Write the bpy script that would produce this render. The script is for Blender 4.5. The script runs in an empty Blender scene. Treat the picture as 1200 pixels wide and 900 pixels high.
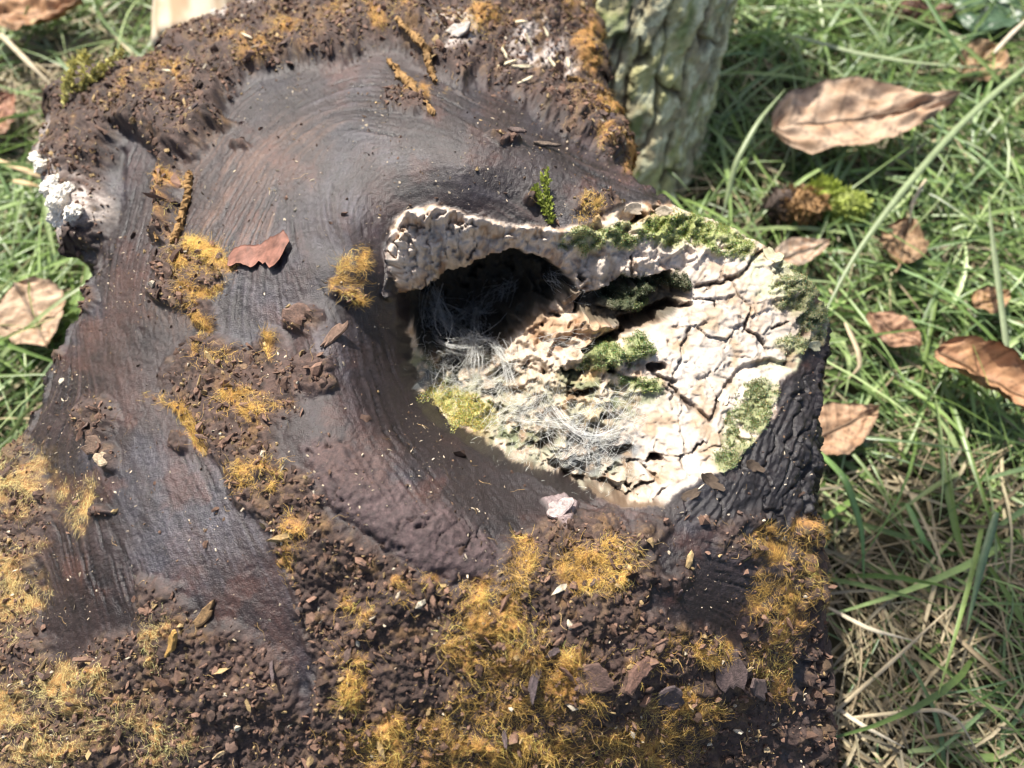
import bpy, math, random
import numpy as np
from mathutils import Vector, Matrix

# ------------------------------------------------------------------ camera, sky, sun, exposure
SC = bpy.context.scene
COL = SC.collection
R = math.radians
HC = 0.40; TILT = R(28.0); F = 924.0
FWD = np.array([0, math.sin(TILT), -math.cos(TILT)]); UPV = np.array([0, math.cos(TILT), math.sin(TILT)])
cam = bpy.data.cameras.new('camera'); camo = bpy.data.objects.new('camera', cam); COL.objects.link(camo)
camo.location = (0, 0, HC); camo.rotation_euler = (TILT, 0, 0)
cam.sensor_width = 36; cam.lens = 36 * F / 1200; cam.clip_start = 0.01; cam.clip_end = 200
cam.dof.use_dof = True; cam.dof.focus_distance = 0.268; cam.dof.aperture_fstop = 10.0
SC.camera = camo
SC.cycles.pixel_filter_type = 'BLACKMAN_HARRIS'; SC.cycles.filter_width = 1.15

SUN_EL = R(56); SUN_DIR = np.array([-0.48, 0.88])          # horizontal direction towards the sun
SUN_DIR = SUN_DIR / np.linalg.norm(SUN_DIR)
w = bpy.data.worlds.new('World'); SC.world = w; w.use_nodes = True
nt = w.node_tree; nt.nodes.clear()
sky = nt.nodes.new('ShaderNodeTexSky'); sky.sky_type = 'NISHITA'; sky.sun_disc = False
sky.dust_density = 3.0; sky.ozone_density = .4; sky.sun_elevation = SUN_EL; sky.sun_rotation = math.atan2(SUN_DIR[0], SUN_DIR[1])
bg = nt.nodes.new('ShaderNodeBackground'); bg.inputs['Strength'].default_value = 0.10
wo = nt.nodes.new('ShaderNodeOutputWorld')
nt.links.new(sky.outputs[0], bg.inputs[0]); nt.links.new(bg.outputs[0], wo.inputs[0])
sl = bpy.data.lights.new('sun', 'SUN'); sl.energy = 4.9; sl.angle = R(0.53); sl.color = (1.0, 0.95, 0.87)
so = bpy.data.objects.new('sun', sl); COL.objects.link(so)
sv = Vector((SUN_DIR[0] * math.cos(SUN_EL), SUN_DIR[1] * math.cos(SUN_EL), math.sin(SUN_EL)))
so.rotation_euler = (-sv).to_track_quat('-Z', 'Y').to_euler(); so.location = (0, 0, 3)
vs = SC.view_settings; vs.view_transform = 'Standard'; vs.look = 'None'; vs.gamma = 1.0; vs.exposure = 1.0
vs.use_curve_mapping = False

rng = np.random.default_rng(7); random.seed(7)

# ------------------------------------------------------------------ numeric helpers
def ray(u, v):
    u = np.asarray(u, float); v = np.asarray(v, float)
    dx = (u - 600) / F; dy = -(v - 450) / F
    return FWD + dx[..., None] * np.array([1, 0, 0]) + dy[..., None] * UPV
def at(u, v, z):
    d = ray(u, v); t = (np.asarray(z, float) - HC) / d[..., 2]
    return np.array([0, 0, HC]) + d * t[..., None]
def proj(P):
    Q = P - np.array([0, 0, HC]); dpt = np.maximum(Q @ FWD, 1e-3)
    return 600 + F * Q[..., 0] / dpt, 450 - F * (Q @ UPV) / dpt

_ang = np.random.default_rng(1).random(1024) * 2 * np.pi
_gx = np.cos(_ang).astype(np.float32); _gy = np.sin(_ang).astype(np.float32)
def _hash(i, j, seed):
    h = i.astype(np.int32).view(np.uint32) * np.uint32(374761393) + j.astype(np.int32).view(np.uint32) * np.uint32(668265263) + np.uint32((seed * 974711) & 0xffffffff)
    h = (h ^ (h >> np.uint32(13))) * np.uint32(1274126177)
    return h ^ (h >> np.uint32(16))
def pn(x, y, seed=0):
    x = np.atleast_1d(x); y = np.atleast_1d(y); xi = np.floor(x); yi = np.floor(y); fx = (x - xi).astype(np.float32); fy = (y - yi).astype(np.float32)
    def g(a, b):
        h = _hash(xi + a, yi + b, seed) & np.uint32(1023)
        return _gx[h] * (fx - a) + _gy[h] * (fy - b)
    u = fx * fx * fx * (fx * (fx * 6 - 15) + 10); v = fy * fy * fy * (fy * (fy * 6 - 15) + 10)
    a, b, c, d = g(0, 0), g(1, 0), g(0, 1), g(1, 1)
    return ((a + u * (b - a)) * (1 - v) + (c + u * (d - c)) * v) * 1.5
def fbm(x, y, sc, o=4, seed=0, g=0.5):
    s = 0; a = 1; tot = 0
    for k in range(o):
        s = s + a * pn(x / sc, y / sc, seed + k * 17); tot += a; a *= g; sc /= 2.03
    return s / tot
def worley(x, y, sc, seed=0):
    x = x / sc; y = y / sc; xi = np.floor(x); yi = np.floor(y)
    f1 = np.full(x.shape, 9.0, np.float32); f2 = f1.copy(); cid = np.zeros(x.shape, np.uint32)
    for a in (-1, 0, 1):
        for b in (-1, 0, 1):
            h = _hash(xi + a, yi + b, seed)
            px = xi + a + (h & np.uint32(1023)) / 1023.0; py = yi + b + ((h >> np.uint32(10)) & np.uint32(1023)) / 1023.0
            d = np.sqrt((px - x) ** 2 + (py - y) ** 2).astype(np.float32)
            n = d < f1
            f2 = np.where(n, f1, np.minimum(f2, d)); cid = np.where(n, h, cid); f1 = np.where(n, d, f1)
    return f1, f2, (cid & np.uint32(0xffff)) / 65535.0
def ss(a, b, x):
    t = np.clip((x - a) / (b - a), 0, 1); return t * t * (3 - 2 * t)
def seg_d(u, v, p, q):
    dx, dy = q[0] - p[0], q[1] - p[1]; L = dx * dx + dy * dy + 1e-12
    t = np.clip(((u - p[0]) * dx + (v - p[1]) * dy) / L, 0, 1)
    return np.hypot(u - p[0] - t * dx, v - p[1] - t * dy), t
def sdf(u, v, pts, pad=None):
    """signed distance to a polygon, negative inside; beyond PAD of its box a constant"""
    u = np.asarray(u); v = np.asarray(v)
    if pad is not None:
        p = np.array(pts); m = (u > p[:, 0].min() - pad) & (u < p[:, 0].max() + pad) & (v > p[:, 1].min() - pad) & (v < p[:, 1].max() + pad)
        out = np.full(u.shape, float(pad)); out[m] = sdf(u[m], v[m], pts); return out
    d = np.full(u.shape, 1e9); ins = np.zeros(u.shape, bool); n = len(pts)
    for i in range(n):
        p, q = pts[i], pts[(i + 1) % n]
        d = np.minimum(d, seg_d(u, v, p, q)[0])
        if p[1] != q[1]:
            c = ((p[1] > v) != (q[1] > v)) & (u < (q[0] - p[0]) * (v - p[1]) / (q[1] - p[1]) + p[0]); ins ^= c
    return np.where(ins, -d, d)
def poly(u, v, pts, soft=8.0):
    return ss(soft, -soft, sdf(u, v, pts, pad=soft + 4))
def stroke(u, v, pts, soft=0.6):
    """pts: (u, v, r) -> 1 on the line falling to 0 at r"""
    m = np.zeros(np.shape(u)); P = np.array(pts); pad = P[:, 2].max() + 2
    k = (u > P[:, 0].min() - pad) & (u < P[:, 0].max() + pad) & (v > P[:, 1].min() - pad) & (v < P[:, 1].max() + pad)
    uu, vv = u[k], v[k]; best = np.zeros(uu.shape)
    if len(pts) == 1: pts = [pts[0], (pts[0][0] + .1, pts[0][1], pts[0][2])]
    for p, q in zip(pts[:-1], pts[1:]):
        d, t = seg_d(uu, vv, p, q); r = p[2] + (q[2] - p[2]) * t
        best = np.maximum(best, ss(1, 1 - soft, d / r))
    m[k] = best; return m
def blobs(u, v, lst):
    m = np.zeros(np.shape(u))
    for b in lst:
        cu, cv, ru, rv = b[:4]; a = R(b[4]) if len(b) > 4 else 0; q = 1.2 * max(ru, rv)
        k = np.where((np.abs(u - cu) < q) & (np.abs(v - cv) < q))[0]
        x = u[k] - cu; y = v[k] - cv; xx = x * math.cos(a) + y * math.sin(a); yy = -x * math.sin(a) + y * math.cos(a)
        m[k] = np.maximum(m[k], ss(1.15, 0.55, np.hypot(xx / ru, yy / rv)))
    return m
class TPS:
    def __init__(s, pts, vals, lam=0.0):
        p = np.array(pts, float); s.c = p.mean(0); s.k = p.std(); p = (p - s.c) / s.k; s.p = p; n = len(p)
        r = np.linalg.norm(p[:, None] - p[None], axis=2); K = np.where(r > 0, r * r * np.log(r + 1e-12), 0) + lam * np.eye(n)
        Q = np.hstack([np.ones((n, 1)), p]); A = np.block([[K, Q], [Q.T, np.zeros((3, 3))]])
        s.w = np.linalg.solve(A, np.concatenate([np.array(vals, float), np.zeros(3)]))
    def __call__(s, x, y):
        x = (x - s.c[0]) / s.k; y = (y - s.c[1]) / s.k; n = len(s.p); z = s.w[n] + s.w[n + 1] * x + s.w[n + 2] * y
        for i in range(n):
            r2 = (x - s.p[i, 0]) ** 2 + (y - s.p[i, 1]) ** 2; z = z + s.w[i] * 0.5 * r2 * np.log(r2 + 1e-12)
        return z

# ------------------------------------------------------------------ scene helpers
def tag(o, label=None, cat=None, group=None, kind=None):
    if label: o['label'] = label
    if cat: o['category'] = cat
    if group: o['group'] = group
    if kind: o['kind'] = kind
    return o
def make_mesh(name, verts, faces, mat=None, parent=None, smooth=True, col=None, rough=None, loc=None):
    verts = np.ascontiguousarray(verts, np.float32).reshape(-1, 3)
    if loc is not None: verts = verts - np.array(loc, np.float32)
    faces = np.ascontiguousarray(faces, np.int32); k = faces.shape[1]
    me = bpy.data.meshes.new(name); me.vertices.add(len(verts)); me.vertices.foreach_set('co', verts.ravel())
    me.loops.add(faces.size); me.loops.foreach_set('vertex_index', faces.ravel())
    me.polygons.add(len(faces)); me.polygons.foreach_set('loop_start', np.arange(0, faces.size, k, dtype=np.int32))
    me.polygons.foreach_set('use_smooth', np.full(len(faces), smooth, bool))
    if col is not None:
        c = np.ones((len(verts), 4), np.float32); c[:, :3] = col
        me.color_attributes.new('tone', 'FLOAT_COLOR', 'POINT').data.foreach_set('color', c.ravel())
    if rough is not None:
        me.attributes.new('rough', 'FLOAT', 'POINT').data.foreach_set('value', np.ascontiguousarray(np.broadcast_to(rough, len(verts)), np.float32))
    me.update(calc_edges=True); me.validate()
    o = bpy.data.objects.new(name, me); COL.objects.link(o)
    if mat: me.materials.append(mat)
    if loc is not None: o.location = loc
    if parent is not None:
        o.parent = parent
        if loc is None: o.location = -np.array(parent.location)
        else: o.location = np.array(loc) - np.array(parent.location)
    return o
def empty(name, loc):
    o = bpy.data.objects.new(name, None); COL.objects.link(o); o.location = loc; o.empty_display_size = 0.01; return o

def mat_tone(name, var=0.35, vscale=900.0, bump=0.4, bscale=1500.0, bdist=0.0004, rough=None, spec=0.4, sss=0.0, trans=0.0, hue=0.0, stretch=None):
    """principled material: vertex tone x procedural variation, with procedural fine relief"""
    m = bpy.data.materials.new(name); m.use_nodes = True; n = m.node_tree.nodes; l = m.node_tree.links; n.clear()
    out = n.new('ShaderNodeOutputMaterial'); b = n.new('ShaderNodeBsdfPrincipled')
    at_ = n.new('ShaderNodeAttribute'); at_.attribute_name = 'tone'
    tc = n.new('ShaderNodeTexCoord'); src = tc.outputs['Object']
    if stretch:
        mp = n.new('ShaderNodeMapping'); mp.inputs['Scale'].default_value = stretch; l.new(src, mp.inputs[0]); src = mp.outputs[0]
    nz = n.new('ShaderNodeTexNoise'); nz.inputs['Scale'].default_value = vscale; nz.inputs['Detail'].default_value = 5; nz.inputs['Roughness'].default_value = .65
    l.new(src, nz.inputs['Vector'])
    mr = n.new('ShaderNodeMapRange'); mr.inputs['From Min'].default_value = .3; mr.inputs['From Max'].default_value = .7
    mr.inputs['To Min'].default_value = 1 - var; mr.inputs['To Max'].default_value = 1 + var
    l.new(nz.outputs['Fac'], mr.inputs['Value'])
    mx = n.new('ShaderNodeMix'); mx.data_type = 'RGBA'; mx.blend_type = 'MULTIPLY'; mx.inputs['Factor'].default_value = 1
    l.new(at_.outputs['Color'], mx.inputs['A']); l.new(mr.outputs[0], mx.inputs['B'])
    l.new(mx.outputs['Result'], b.inputs['Base Color'])
    if rough is None:
        ra = n.new('ShaderNodeAttribute'); ra.attribute_name = 'rough'; l.new(ra.outputs['Fac'], b.inputs['Roughness'])
    else: b.inputs['Roughness'].default_value = rough
    b.inputs['Specular IOR Level'].default_value = spec
    if bump:
        n2 = n.new('ShaderNodeTexNoise'); n2.inputs['Scale'].default_value = bscale; n2.inputs['Detail'].default_value = 4; n2.inputs['Roughness'].default_value = .6
        l.new(src, n2.inputs['Vector'])
        bp = n.new('ShaderNodeBump'); bp.inputs['Strength'].default_value = bump; bp.inputs['Distance'].default_value = bdist
        l.new(n2.outputs['Fac'], bp.inputs['Height']); l.new(bp.outputs[0], b.inputs['Normal'])
    if sss:
        b.inputs['Subsurface Weight'].default_value = sss; b.inputs['Subsurface Radius'].default_value = (.002, .0013, .0008)
    if trans:
        tr = n.new('ShaderNodeBsdfTranslucent'); l.new(mx.outputs['Result'], tr.inputs['Color'])
        ms = n.new('ShaderNodeMixShader'); ms.inputs[0].default_value = trans
        l.new(b.outputs[0], ms.inputs[1]); l.new(tr.outputs[0], ms.inputs[2]); l.new(ms.outputs[0], out.inputs[0])
    else: l.new(b.outputs[0], out.inputs[0])
    return m

M_wood = mat_tone('damp_wood', .45, 1100, .9, 2100, .0004, None, .5)
M_crust = mat_tone('pale_decayed_wood', .10, 900, .45, 1800, .0003, .8, .25)
M_soil = mat_tone('soil', .35, 1200, .5, 2500, .0004, .8, .3)
M_fibre = mat_tone('ochre_fibre', .15, 300, 0, 1, 1, .6, .3, trans=.3)
M_moss = mat_tone('moss', .25, 700, 0, 1, 1, .65, .3, trans=.25)
M_web = mat_tone('cobweb', .1, 300, 0, 1, 1, .4, .4, trans=.35)
M_grass = mat_tone('grass', .18, 160, .15, 500, .0004, .38, .6, trans=.4, stretch=(1, 1, 1))
M_straw = mat_tone('straw', .22, 200, .2, 600, .0004, .6, .35, trans=.2)
M_leaf = mat_tone('dead_leaf', .28, 180, .4, 420, .001, .62, .35, trans=.2)
M_bark = mat_tone('lichen_bark', .3, 260, .5, 700, .0015, .85, .25)
M_ground = mat_tone('ground_soil', .4, 120, .6, 300, .003, .9, .2)

# ------------------------------------------------------------------ ground (setting)
def ground():
    a = np.concatenate([[-20, -8, -3, -1.2], np.linspace(-.7, .7, 141), [1.2, 3, 8, 20]])
    X, Y = np.meshgrid(a, a + .3); x, y = X.ravel(), Y.ravel()
    z = fbm(x, y, .12, 4, 3) * .006 * (np.abs(x) < 1.0) - .004
    i = np.arange(len(a) ** 2).reshape(len(a), -1)
    f = np.stack([i[:-1, :-1], i[:-1, 1:], i[1:, 1:], i[1:, :-1]], -1).reshape(-1, 4)
    k = ss(-.3, .4, fbm(x, y, .05, 4, 9))[:, None]
    col = np.array([.030, .026, .016]) * (1 - k) + np.array([.085, .075, .04]) * k
    tag(make_mesh('ground', np.stack([x, y, z], 1), f, M_ground, col=col), 'dark soil and thatch beneath the grass', kind='structure')
ground()

# ------------------------------------------------------------------ the log's base form
# (pixel u, pixel v, height z) : points known on the log's surface, turned into world points
CP = [(340, 400, .168), (420, 250, .168), (200, 300, .152), (112, 300, .122), (62, 180, .106), (140, 150, .128), (72, 100, .104),
      (190, 62, .112), (250, 160, .148), (0, 490, .092), (60, 560, .120), (130, 470, .146), (130, 620, .150), (250, 600, .166), (100, 800, .130), (0, 700, .100), (-120, 800, .06),
      (400, 700, .168), (250, 800, .150), (400, 900, .136), (600, 860, .142), (600, 685, .169), (780, 680, .155), (900, 700, .132), (955, 750, .104), (975, 900, .070),
      (760, 820, .136), (870, 830, .106), (545, 205, .173), (750, 228, .153), (880, 272, .140), (960, 345, .134), (640, 160, .155), (740, 190, .124), (550, 100, .152),
      (550, 0, .134), (690, 60, .104), (400, 100, .150), (300, 60, .130), (420, 0, .126), (290, -10, .104), (392, 400, .178), (408, 500, .180), (495, 612, .179), (430, 320, .174),
      (468, 390, .150), (480, 470, .150), (530, 515, .151), (600, 555, .152), (680, 592, .153), (468, 280, .160), (550, 252, .163),
      (740, 620, .158), (860, 610, .150), (955, 570, .134), (960, 450, .134), (700, 420, .154), (850, 420, .146), (290, 520, .170),
      (500, -100, .09), (400, 1050, .09), (800, 1030, .06), (0, 950, .09)]
wp = at([c[0] for c in CP], [c[1] for c in CP], [c[2] for c in CP])
BASE = TPS(wp[:, :2], wp[:, 2])
OUT = [(-70, 560, .10), (0, 492, .115), (25, 455, .12), (50, 405, .12), (85, 345, .125), (108, 302, .126), (90, 275, .122), (76, 235, .115), (64, 180, .11),
       (60, 150, .11), (74, 112, .11), (100, 88, .11), (140, 80, .114), (190, 62, .117), (230, 36, .115), (262, 15, .112), (290, -10, .11), (330, -60, .10),
       (420, -110, .09), (600, -120, .09), (680, -80, .10), (690, -20, .11), (688, 40, .112), (693, 90, .115), (705, 130, .12), (735, 160, .12), (728, 195, .128), (760, 222, .14),
       (800, 240, .144), (850, 254, .142), (885, 274, .14), (905, 287, .138), (926, 300, .136), (948, 320, .134), (966, 346, .133), (977, 376, .132),
       (970, 405, .132), (958, 425, .133), (963, 460, .133), (967, 520, .134), (963, 570, .135), (956, 640, .13), (951, 668, .125), (958, 700, .118), (968, 760, .108),
       (974, 820, .098), (982, 900, .086), (990, 1000, .07), (900, 1150, .07), (500, 1200, .07), (0, 1150, .06), (-150, 950, .06), (-170, 700, .07)]
op = at([c[0] for c in OUT], [c[1] for c in OUT], [c[2] for c in OUT])
OUTW = [(p[0], p[1]) for p in op]

def axis(lo, d0, d1, hi, s_in0, s_in1, s_out):
    a = list(np.arange(lo, d0, s_out)); x = d0
    while x < d1:
        a.append(x); x += s_in0 + (s_in1 - s_in0) * (x - d0) / (d1 - d0)
    return np.array(a + list(np.arange(d1, hi, s_out)))
pmin = op.min(0) - .05; pmax = op.max(0) + .05
AX = axis(pmin[0], -.205, .172, pmax[0], .00047, .00047, .003)
AY = axis(pmin[1], -.002, .375, pmax[1], .00041, .00074, .003)
GX, GY = np.meshgrid(AX, AY); gsh = GX.shape
gx, gy = GX.ravel(), GY.ravel()
SD = sdf(gx, gy, OUTW)
SDn = SD + pn(gx / .02, gy / .02, 5) * .0022 + pn(gx / .006, gy / .006, 6) * .0010 + pn(gx / .0022, gy / .0022, 8) * .0005 + (gx > .08) * (gy < .12) * (pn(gx / .009, gy / .009, 12) * .0022 + pn(gx / .004, gy / .004, 13) * .0016)
z0 = BASE(gx, gy)
rim = ss(-.012, .002, SDn)
z0 = z0 - .004 * rim
soft = np.where(gx > .09, np.where(gy < .09, 2.3, 5.0), 5.0)
z0 = np.where(SDn > 0, z0 - SDn * soft, z0)
z0 = np.clip(z0, -.02, .19)
P0 = np.stack([gx, gy, z0], 1)
U, V = proj(P0)
keep = (z0 > -.019) & (SDn < .07)

# base normals (finite differences on the grid)
def grid_normals(P):
    Q = P.reshape(gsh + (3,)); du = np.gradient(Q, axis=1); dv = np.gradient(Q, axis=0)
    n = np.cross(du, dv).reshape(-1, 3); return n / (np.linalg.norm(n, axis=1, keepdims=True) + 1e-12)
NB = grid_normals(P0)
KI = np.where(keep)[0]; PFULL = P0.copy()          # from here on only the vertices that belong to the log
def kept_normals(P):
    PFULL[KI] = P; return grid_normals(PFULL)[KI]
P0, NB, gx, gy = P0[KI], NB[KI], gx[KI], gy[KI]; U = U[KI].astype(np.float32); V = V[KI].astype(np.float32)
side = ss(.85, .55, NB[:, 2]) * ss(-.02, .0, SD[KI] if len(SD) != len(NB) else SD)              # steep flanks

# ragged coordinates for every painted edge
UW = U + 9 * fbm(U, V, 46, 3, 21) + 5 * fbm(U, V, 14, 3, 22)
VW = V + 9 * fbm(U, V, 46, 3, 31) + 5 * fbm(U, V, 14, 3, 32)
U2 = U + 4 * fbm(U, V, 12, 4, 41, .6) + 6 * fbm(U, V, 40, 2, 42); V2 = V + 4 * fbm(U, V, 12, 4, 43, .6) + 6 * fbm(U, V, 40, 2, 44)

# ------------------------------------------------------------------ wood grain: line integral of noise along a direction field
GD = [(200, 650, 68), (280, 700, 62), (100, 600, 72), (150, 450, 75), (250, 500, 62), (180, 400, 75), (300, 220, 122), (330, 160, 140), (390, 310, 62), (360, 230, 75), (420, 400, 78),
      (425, 470, 70), (480, 540, 50), (540, 590, 50), (580, 640, 60), (420, 200, 120), (480, 210, 165), (560, 200, 10), (610, 225, 35), (700, 215, 22), (800, 245, 18), (350, 110, 160),
      (450, 140, 12), (550, 130, 28), (650, 170, 28), (250, 180, 118), (150, 230, 106), (860, 600, 125), (920, 560, 112), (900, 500, 115), (780, 690, 18), (700, 630, 20),
      (400, 700, 68), (360, 760, 66), (600, 780, 35), (900, 800, 85), (100, 800, 84), (500, 850, 60), (210, 320, 118), (60, 480, 115), (850, 650, 20), (445, 330, 92)]
gw, gh = 640, 500          # raster over u -40..1240, v -50..950 at 2 px, refined below
def lic():
    W, H = 1240, 960; uu, vv = np.meshgrid(np.arange(W, dtype=np.float32) - 20, np.arange(H, dtype=np.float32) - 30)
    g = np.array(GD, float); wx = np.zeros((H, W)); wy = np.zeros((H, W))
    for a, b, t in g:
        k = 1 / ((uu - a) ** 2 + (vv - b) ** 2 + 500) ** 1.6
        wx += k * math.cos(2 * R(t)); wy += k * math.sin(2 * R(t))
    th = .5 * np.arctan2(wy, wx) + .25 * fbm(uu, vv, 70, 3, 77)
    dx = np.cos(th).astype(np.float32); dy = np.sin(th).astype(np.float32)
    r = np.random.default_rng(3); nz = r.standard_normal((H, W)).astype(np.float32)
    nz = (nz + np.roll(nz, 1, 0) + np.roll(nz, 1, 1) + np.roll(np.roll(nz, 1, 0), 1, 1)) / 2
    c = fbm(uu, vv, 5, 2, 78) * 4
    acc1 = np.zeros((H, W), np.float32); acc2 = acc1.copy()
    iy, ix = np.mgrid[0:H, 0:W].astype(np.float32)
    for sgn in (1, -1):
        x = ix.copy(); y = iy.copy(); pdx = dx * sgn; pdy = dy * sgn
        for s in range(22):
            xi = np.clip(x.astype(np.int32), 0, W - 1); yi = np.clip(y.astype(np.int32), 0, H - 1)
            acc1 += nz[yi, xi]; acc2 += c[yi, xi]
            ex = dx[yi, xi]; ey = dy[yi, xi]; dot = np.where(ex * pdx + ey * pdy < 0, -1, 1)
            pdx = ex * dot; pdy = ey * dot; x += pdx * 1.25; y += pdy * 1.25
    a = acc1 / acc1.std(); b = acc2 / acc2.std()
    return a, b
L1, L2 = lic()
def samp(img):
    x = np.clip(U + 20, 0, img.shape[1] - 1.01); y = np.clip(V + 30, 0, img.shape[0] - 1.01)
    xi = x.astype(int); yi = y.astype(int); fx = x - xi; fy = y - yi
    return (img[yi, xi] * (1 - fx) + img[yi, xi + 1] * fx) * (1 - fy) + (img[yi + 1, xi] * (1 - fx) + img[yi + 1, xi + 1] * fx) * fy
G1 = samp(L1); G2 = samp(L2)

# ------------------------------------------------------------------ painted regions of the log
HOL = [(455, 300), (456, 266), (478, 247), (510, 238), (535, 246), (560, 257), (600, 263), (650, 269), (690, 262), (742, 236), (790, 240), (850, 255), (888, 279), (905, 289),
       (940, 311), (966, 346), (976, 376), (966, 405), (946, 410), (936, 435), (914, 446), (912, 480), (890, 510), (862, 545), (832, 560), (800, 572), (780, 592), (735, 596),
       (700, 585), (686, 592), (655, 572), (600, 553), (560, 530), (510, 498), (476, 460), (468, 430), (462, 370), (458, 330)]
sh = sdf(U2, V2, HOL, pad=80)
hollow = ss(3, -3, sh)
# depth below the log's surface, along the way into the hollow (mm)
DP = [(470, 250, 0), (540, 246, 0), (650, 268, 0), (745, 240, 0), (850, 258, 0), (905, 290, 0), (970, 380, 0), (930, 430, 1.5), (912, 470, 2.5), (860, 540, 3), (800, 575, 4), (735, 592, 9),
      (830, 420, 4), (880, 380, 3), (800, 480, 6), (850, 460, 4.5), (760, 560, 8), (720, 575, 10), (780, 520, 7), (850, 320, 5), (880, 320, 2), (700, 300, 7), (750, 305, 8), (800, 305, 7), (560, 285, 6), (500, 300, 7),
      (620, 285, 7), (530, 480, 22), (500, 440, 28), (560, 510, 24), (480, 440, 24), (620, 480, 21), (660, 540, 20), (600, 540, 22), (690, 570, 18), (620, 400, 24), (650, 360, 21), (690, 330, 15), (590, 430, 26), (650, 440, 18),
      (700, 450, 14), (740, 420, 10), (720, 400, 12), (780, 400, 7), (760, 450, 10), (700, 500, 14), (740, 500, 11), (720, 540, 15), (545, 350, 34), (600, 330, 32), (490, 370, 30), (475, 330, 16), (750, 345, 20), (460, 300, 2), (468, 400, 14), (520, 498, 16)]
D0 = TPS([(d[0], d[1]) for d in DP], [d[2] for d in DP], .002)
m_h = sh < 30
dep = np.zeros(len(U)); dep[m_h] = np.clip(D0(U[m_h], V[m_h]), 0, 40)
LOWER = [(700, 610), (690, 588), (655, 570), (600, 552), (560, 529), (510, 497), (476, 460), (468, 430), (462, 370), (458, 330), (455, 300)]
edge = ss(0, -12, sh)
dep = dep * edge
CAVE = [(468, 345), (500, 327), (530, 312), (560, 301), (600, 291), (640, 303), (668, 322), (690, 350), (668, 362), (652, 350), (640, 372), (612, 385), (590, 402), (575, 425), (560, 412), (545, 396), (520, 402), (500, 424), (478, 410), (468, 375)]
cave = poly(UW, VW, CAVE, 2)
CREV = [(690, 345), (720, 328), (745, 322), (790, 318), (812, 342), (792, 368), (745, 385), (700, 377), (676, 362)]
crev = poly(UW, VW, CREV, 3)
slit = stroke(U2, V2, [(685, 414, 5), (722, 393, 8), (770, 374, 6), (815, 352, 3)])
holes = blobs(UW, VW, [(722, 434, 7, 7), (770, 431, 11, 5), (690, 464, 17, 6, -10), (596, 440, 14, 10, 20), (520, 430, 20, 12), (640, 527, 16, 9, -35), (735, 535, 16, 7, -20), (655, 552, 9, 6), (775, 540, 8, 5)])
cracks = np.maximum.reduce([stroke(U2, V2, s, .8) for s in (
    [(882, 362, 2.2), (879, 385, 2.6), (896, 395, 2.8), (900, 407, 2)], [(845, 470, 4), (868, 436, 5), (900, 424, 6), (938, 430, 5)], [(788, 452, 3), (815, 478, 5), (838, 498, 4), (848, 468, 4)],
    [(872, 318, 4), (852, 332, 4), (820, 332, 4)], [(743, 298, 2), (745, 322, 3)], [(820, 345, 2), (842, 352, 2), (843, 360, 2)], [(905, 385, 2), (925, 376, 1.5)], [(795, 448, 5), (770, 440, 4)],
    [(560, 285, 2), (545, 300, 2.5)], [(830, 520, 2), (815, 535, 2)], [(775, 570, 2), (755, 545, 2.5), (742, 548, 2)], [(900, 287, 3), (880, 312, 3), (872, 318, 3)], [(690, 580, 6), (712, 574, 8), (735, 588, 6)], [(770, 588, 5), (790, 574, 6), (812, 562, 5), (838, 556, 7)], [(655, 560, 6), (672, 570, 7), (690, 574, 5)], [(735, 590, 3), (752, 574, 4), (770, 568, 2)])])
cw1, cw2, cwid = worley(U2, V2, 34, 5)
p1, p2, pid = worley(U + 16 * fbm(U, V, 40, 4, 72), V + 16 * fbm(U, V, 40, 4, 73), 66, 15)
pcr = ss(.06, .0, p2 - p1) * ss(-.12, .18, fbm(U, V, 70, 3, 74))
plates = ss(.07, .0, cw2 - cw1) * ss(.3, .75, fbm(U, V, 60, 2, 71) * .9 + .5)
lump = 1 - np.abs(fbm(UW, VW, 42, 4, 61)) * 2.2
curd = np.abs(fbm(UW, VW, 15, 3, 63))
shelf = ss(.2, .8, blobs(UW, VW, [(850, 420, 120, 95, 15), (790, 520, 90, 80), (860, 330, 60, 40)]))
lipband = ss(.1, .9, stroke(U, V, [(470, 300, 40), (500, 265, 36), (600, 280, 30), (700, 295, 34), (800, 300, 34), (860, 300, 30)]))
rugged = np.clip(1 - .80 * shelf - .3 * lipband, .15, 1)
dl = np.minimum.reduce([seg_d(U2, V2, p, q)[0] for p, q in (((470, 432), (575, 428)), ((575, 428), (642, 374)), ((642, 374), (692, 350)))])
depc = hollow * edge * (28 * cave * ss(0, 44, dl) + 15 * crev * (1 - .9 * blobs(UW, VW, [(755, 340, 26, 14), (742, 355, 30, 12)])))
pit = ss(.30, .42, fbm(UW, VW, 30, 3, 67)) * rugged * (1 - lipband) * hollow
dep = dep + hollow * edge * (7 * pit + 12 * slit + 10 * holes + 3.0 * cracks + .8 * plates + shelf * (1.7 * (pid - .5) + 1.6 * pcr) + lipband * 1.2 * (pid - .5)
                             - 8.5 * (lump - .6) * rugged + (curd - .15) * 7.0 * (rugged * .75 + .1) + .8 * fbm(U, V, 9, 3, 64)
                             - 5 * blobs(UW, VW, [(716, 420, 28, 18), (750, 405, 20, 16), (640, 325, 14, 20, 30), (668, 345, 18, 10), (695, 375, 18, 14), (600, 365, 16, 18), (500, 410, 14, 26)]))
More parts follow.
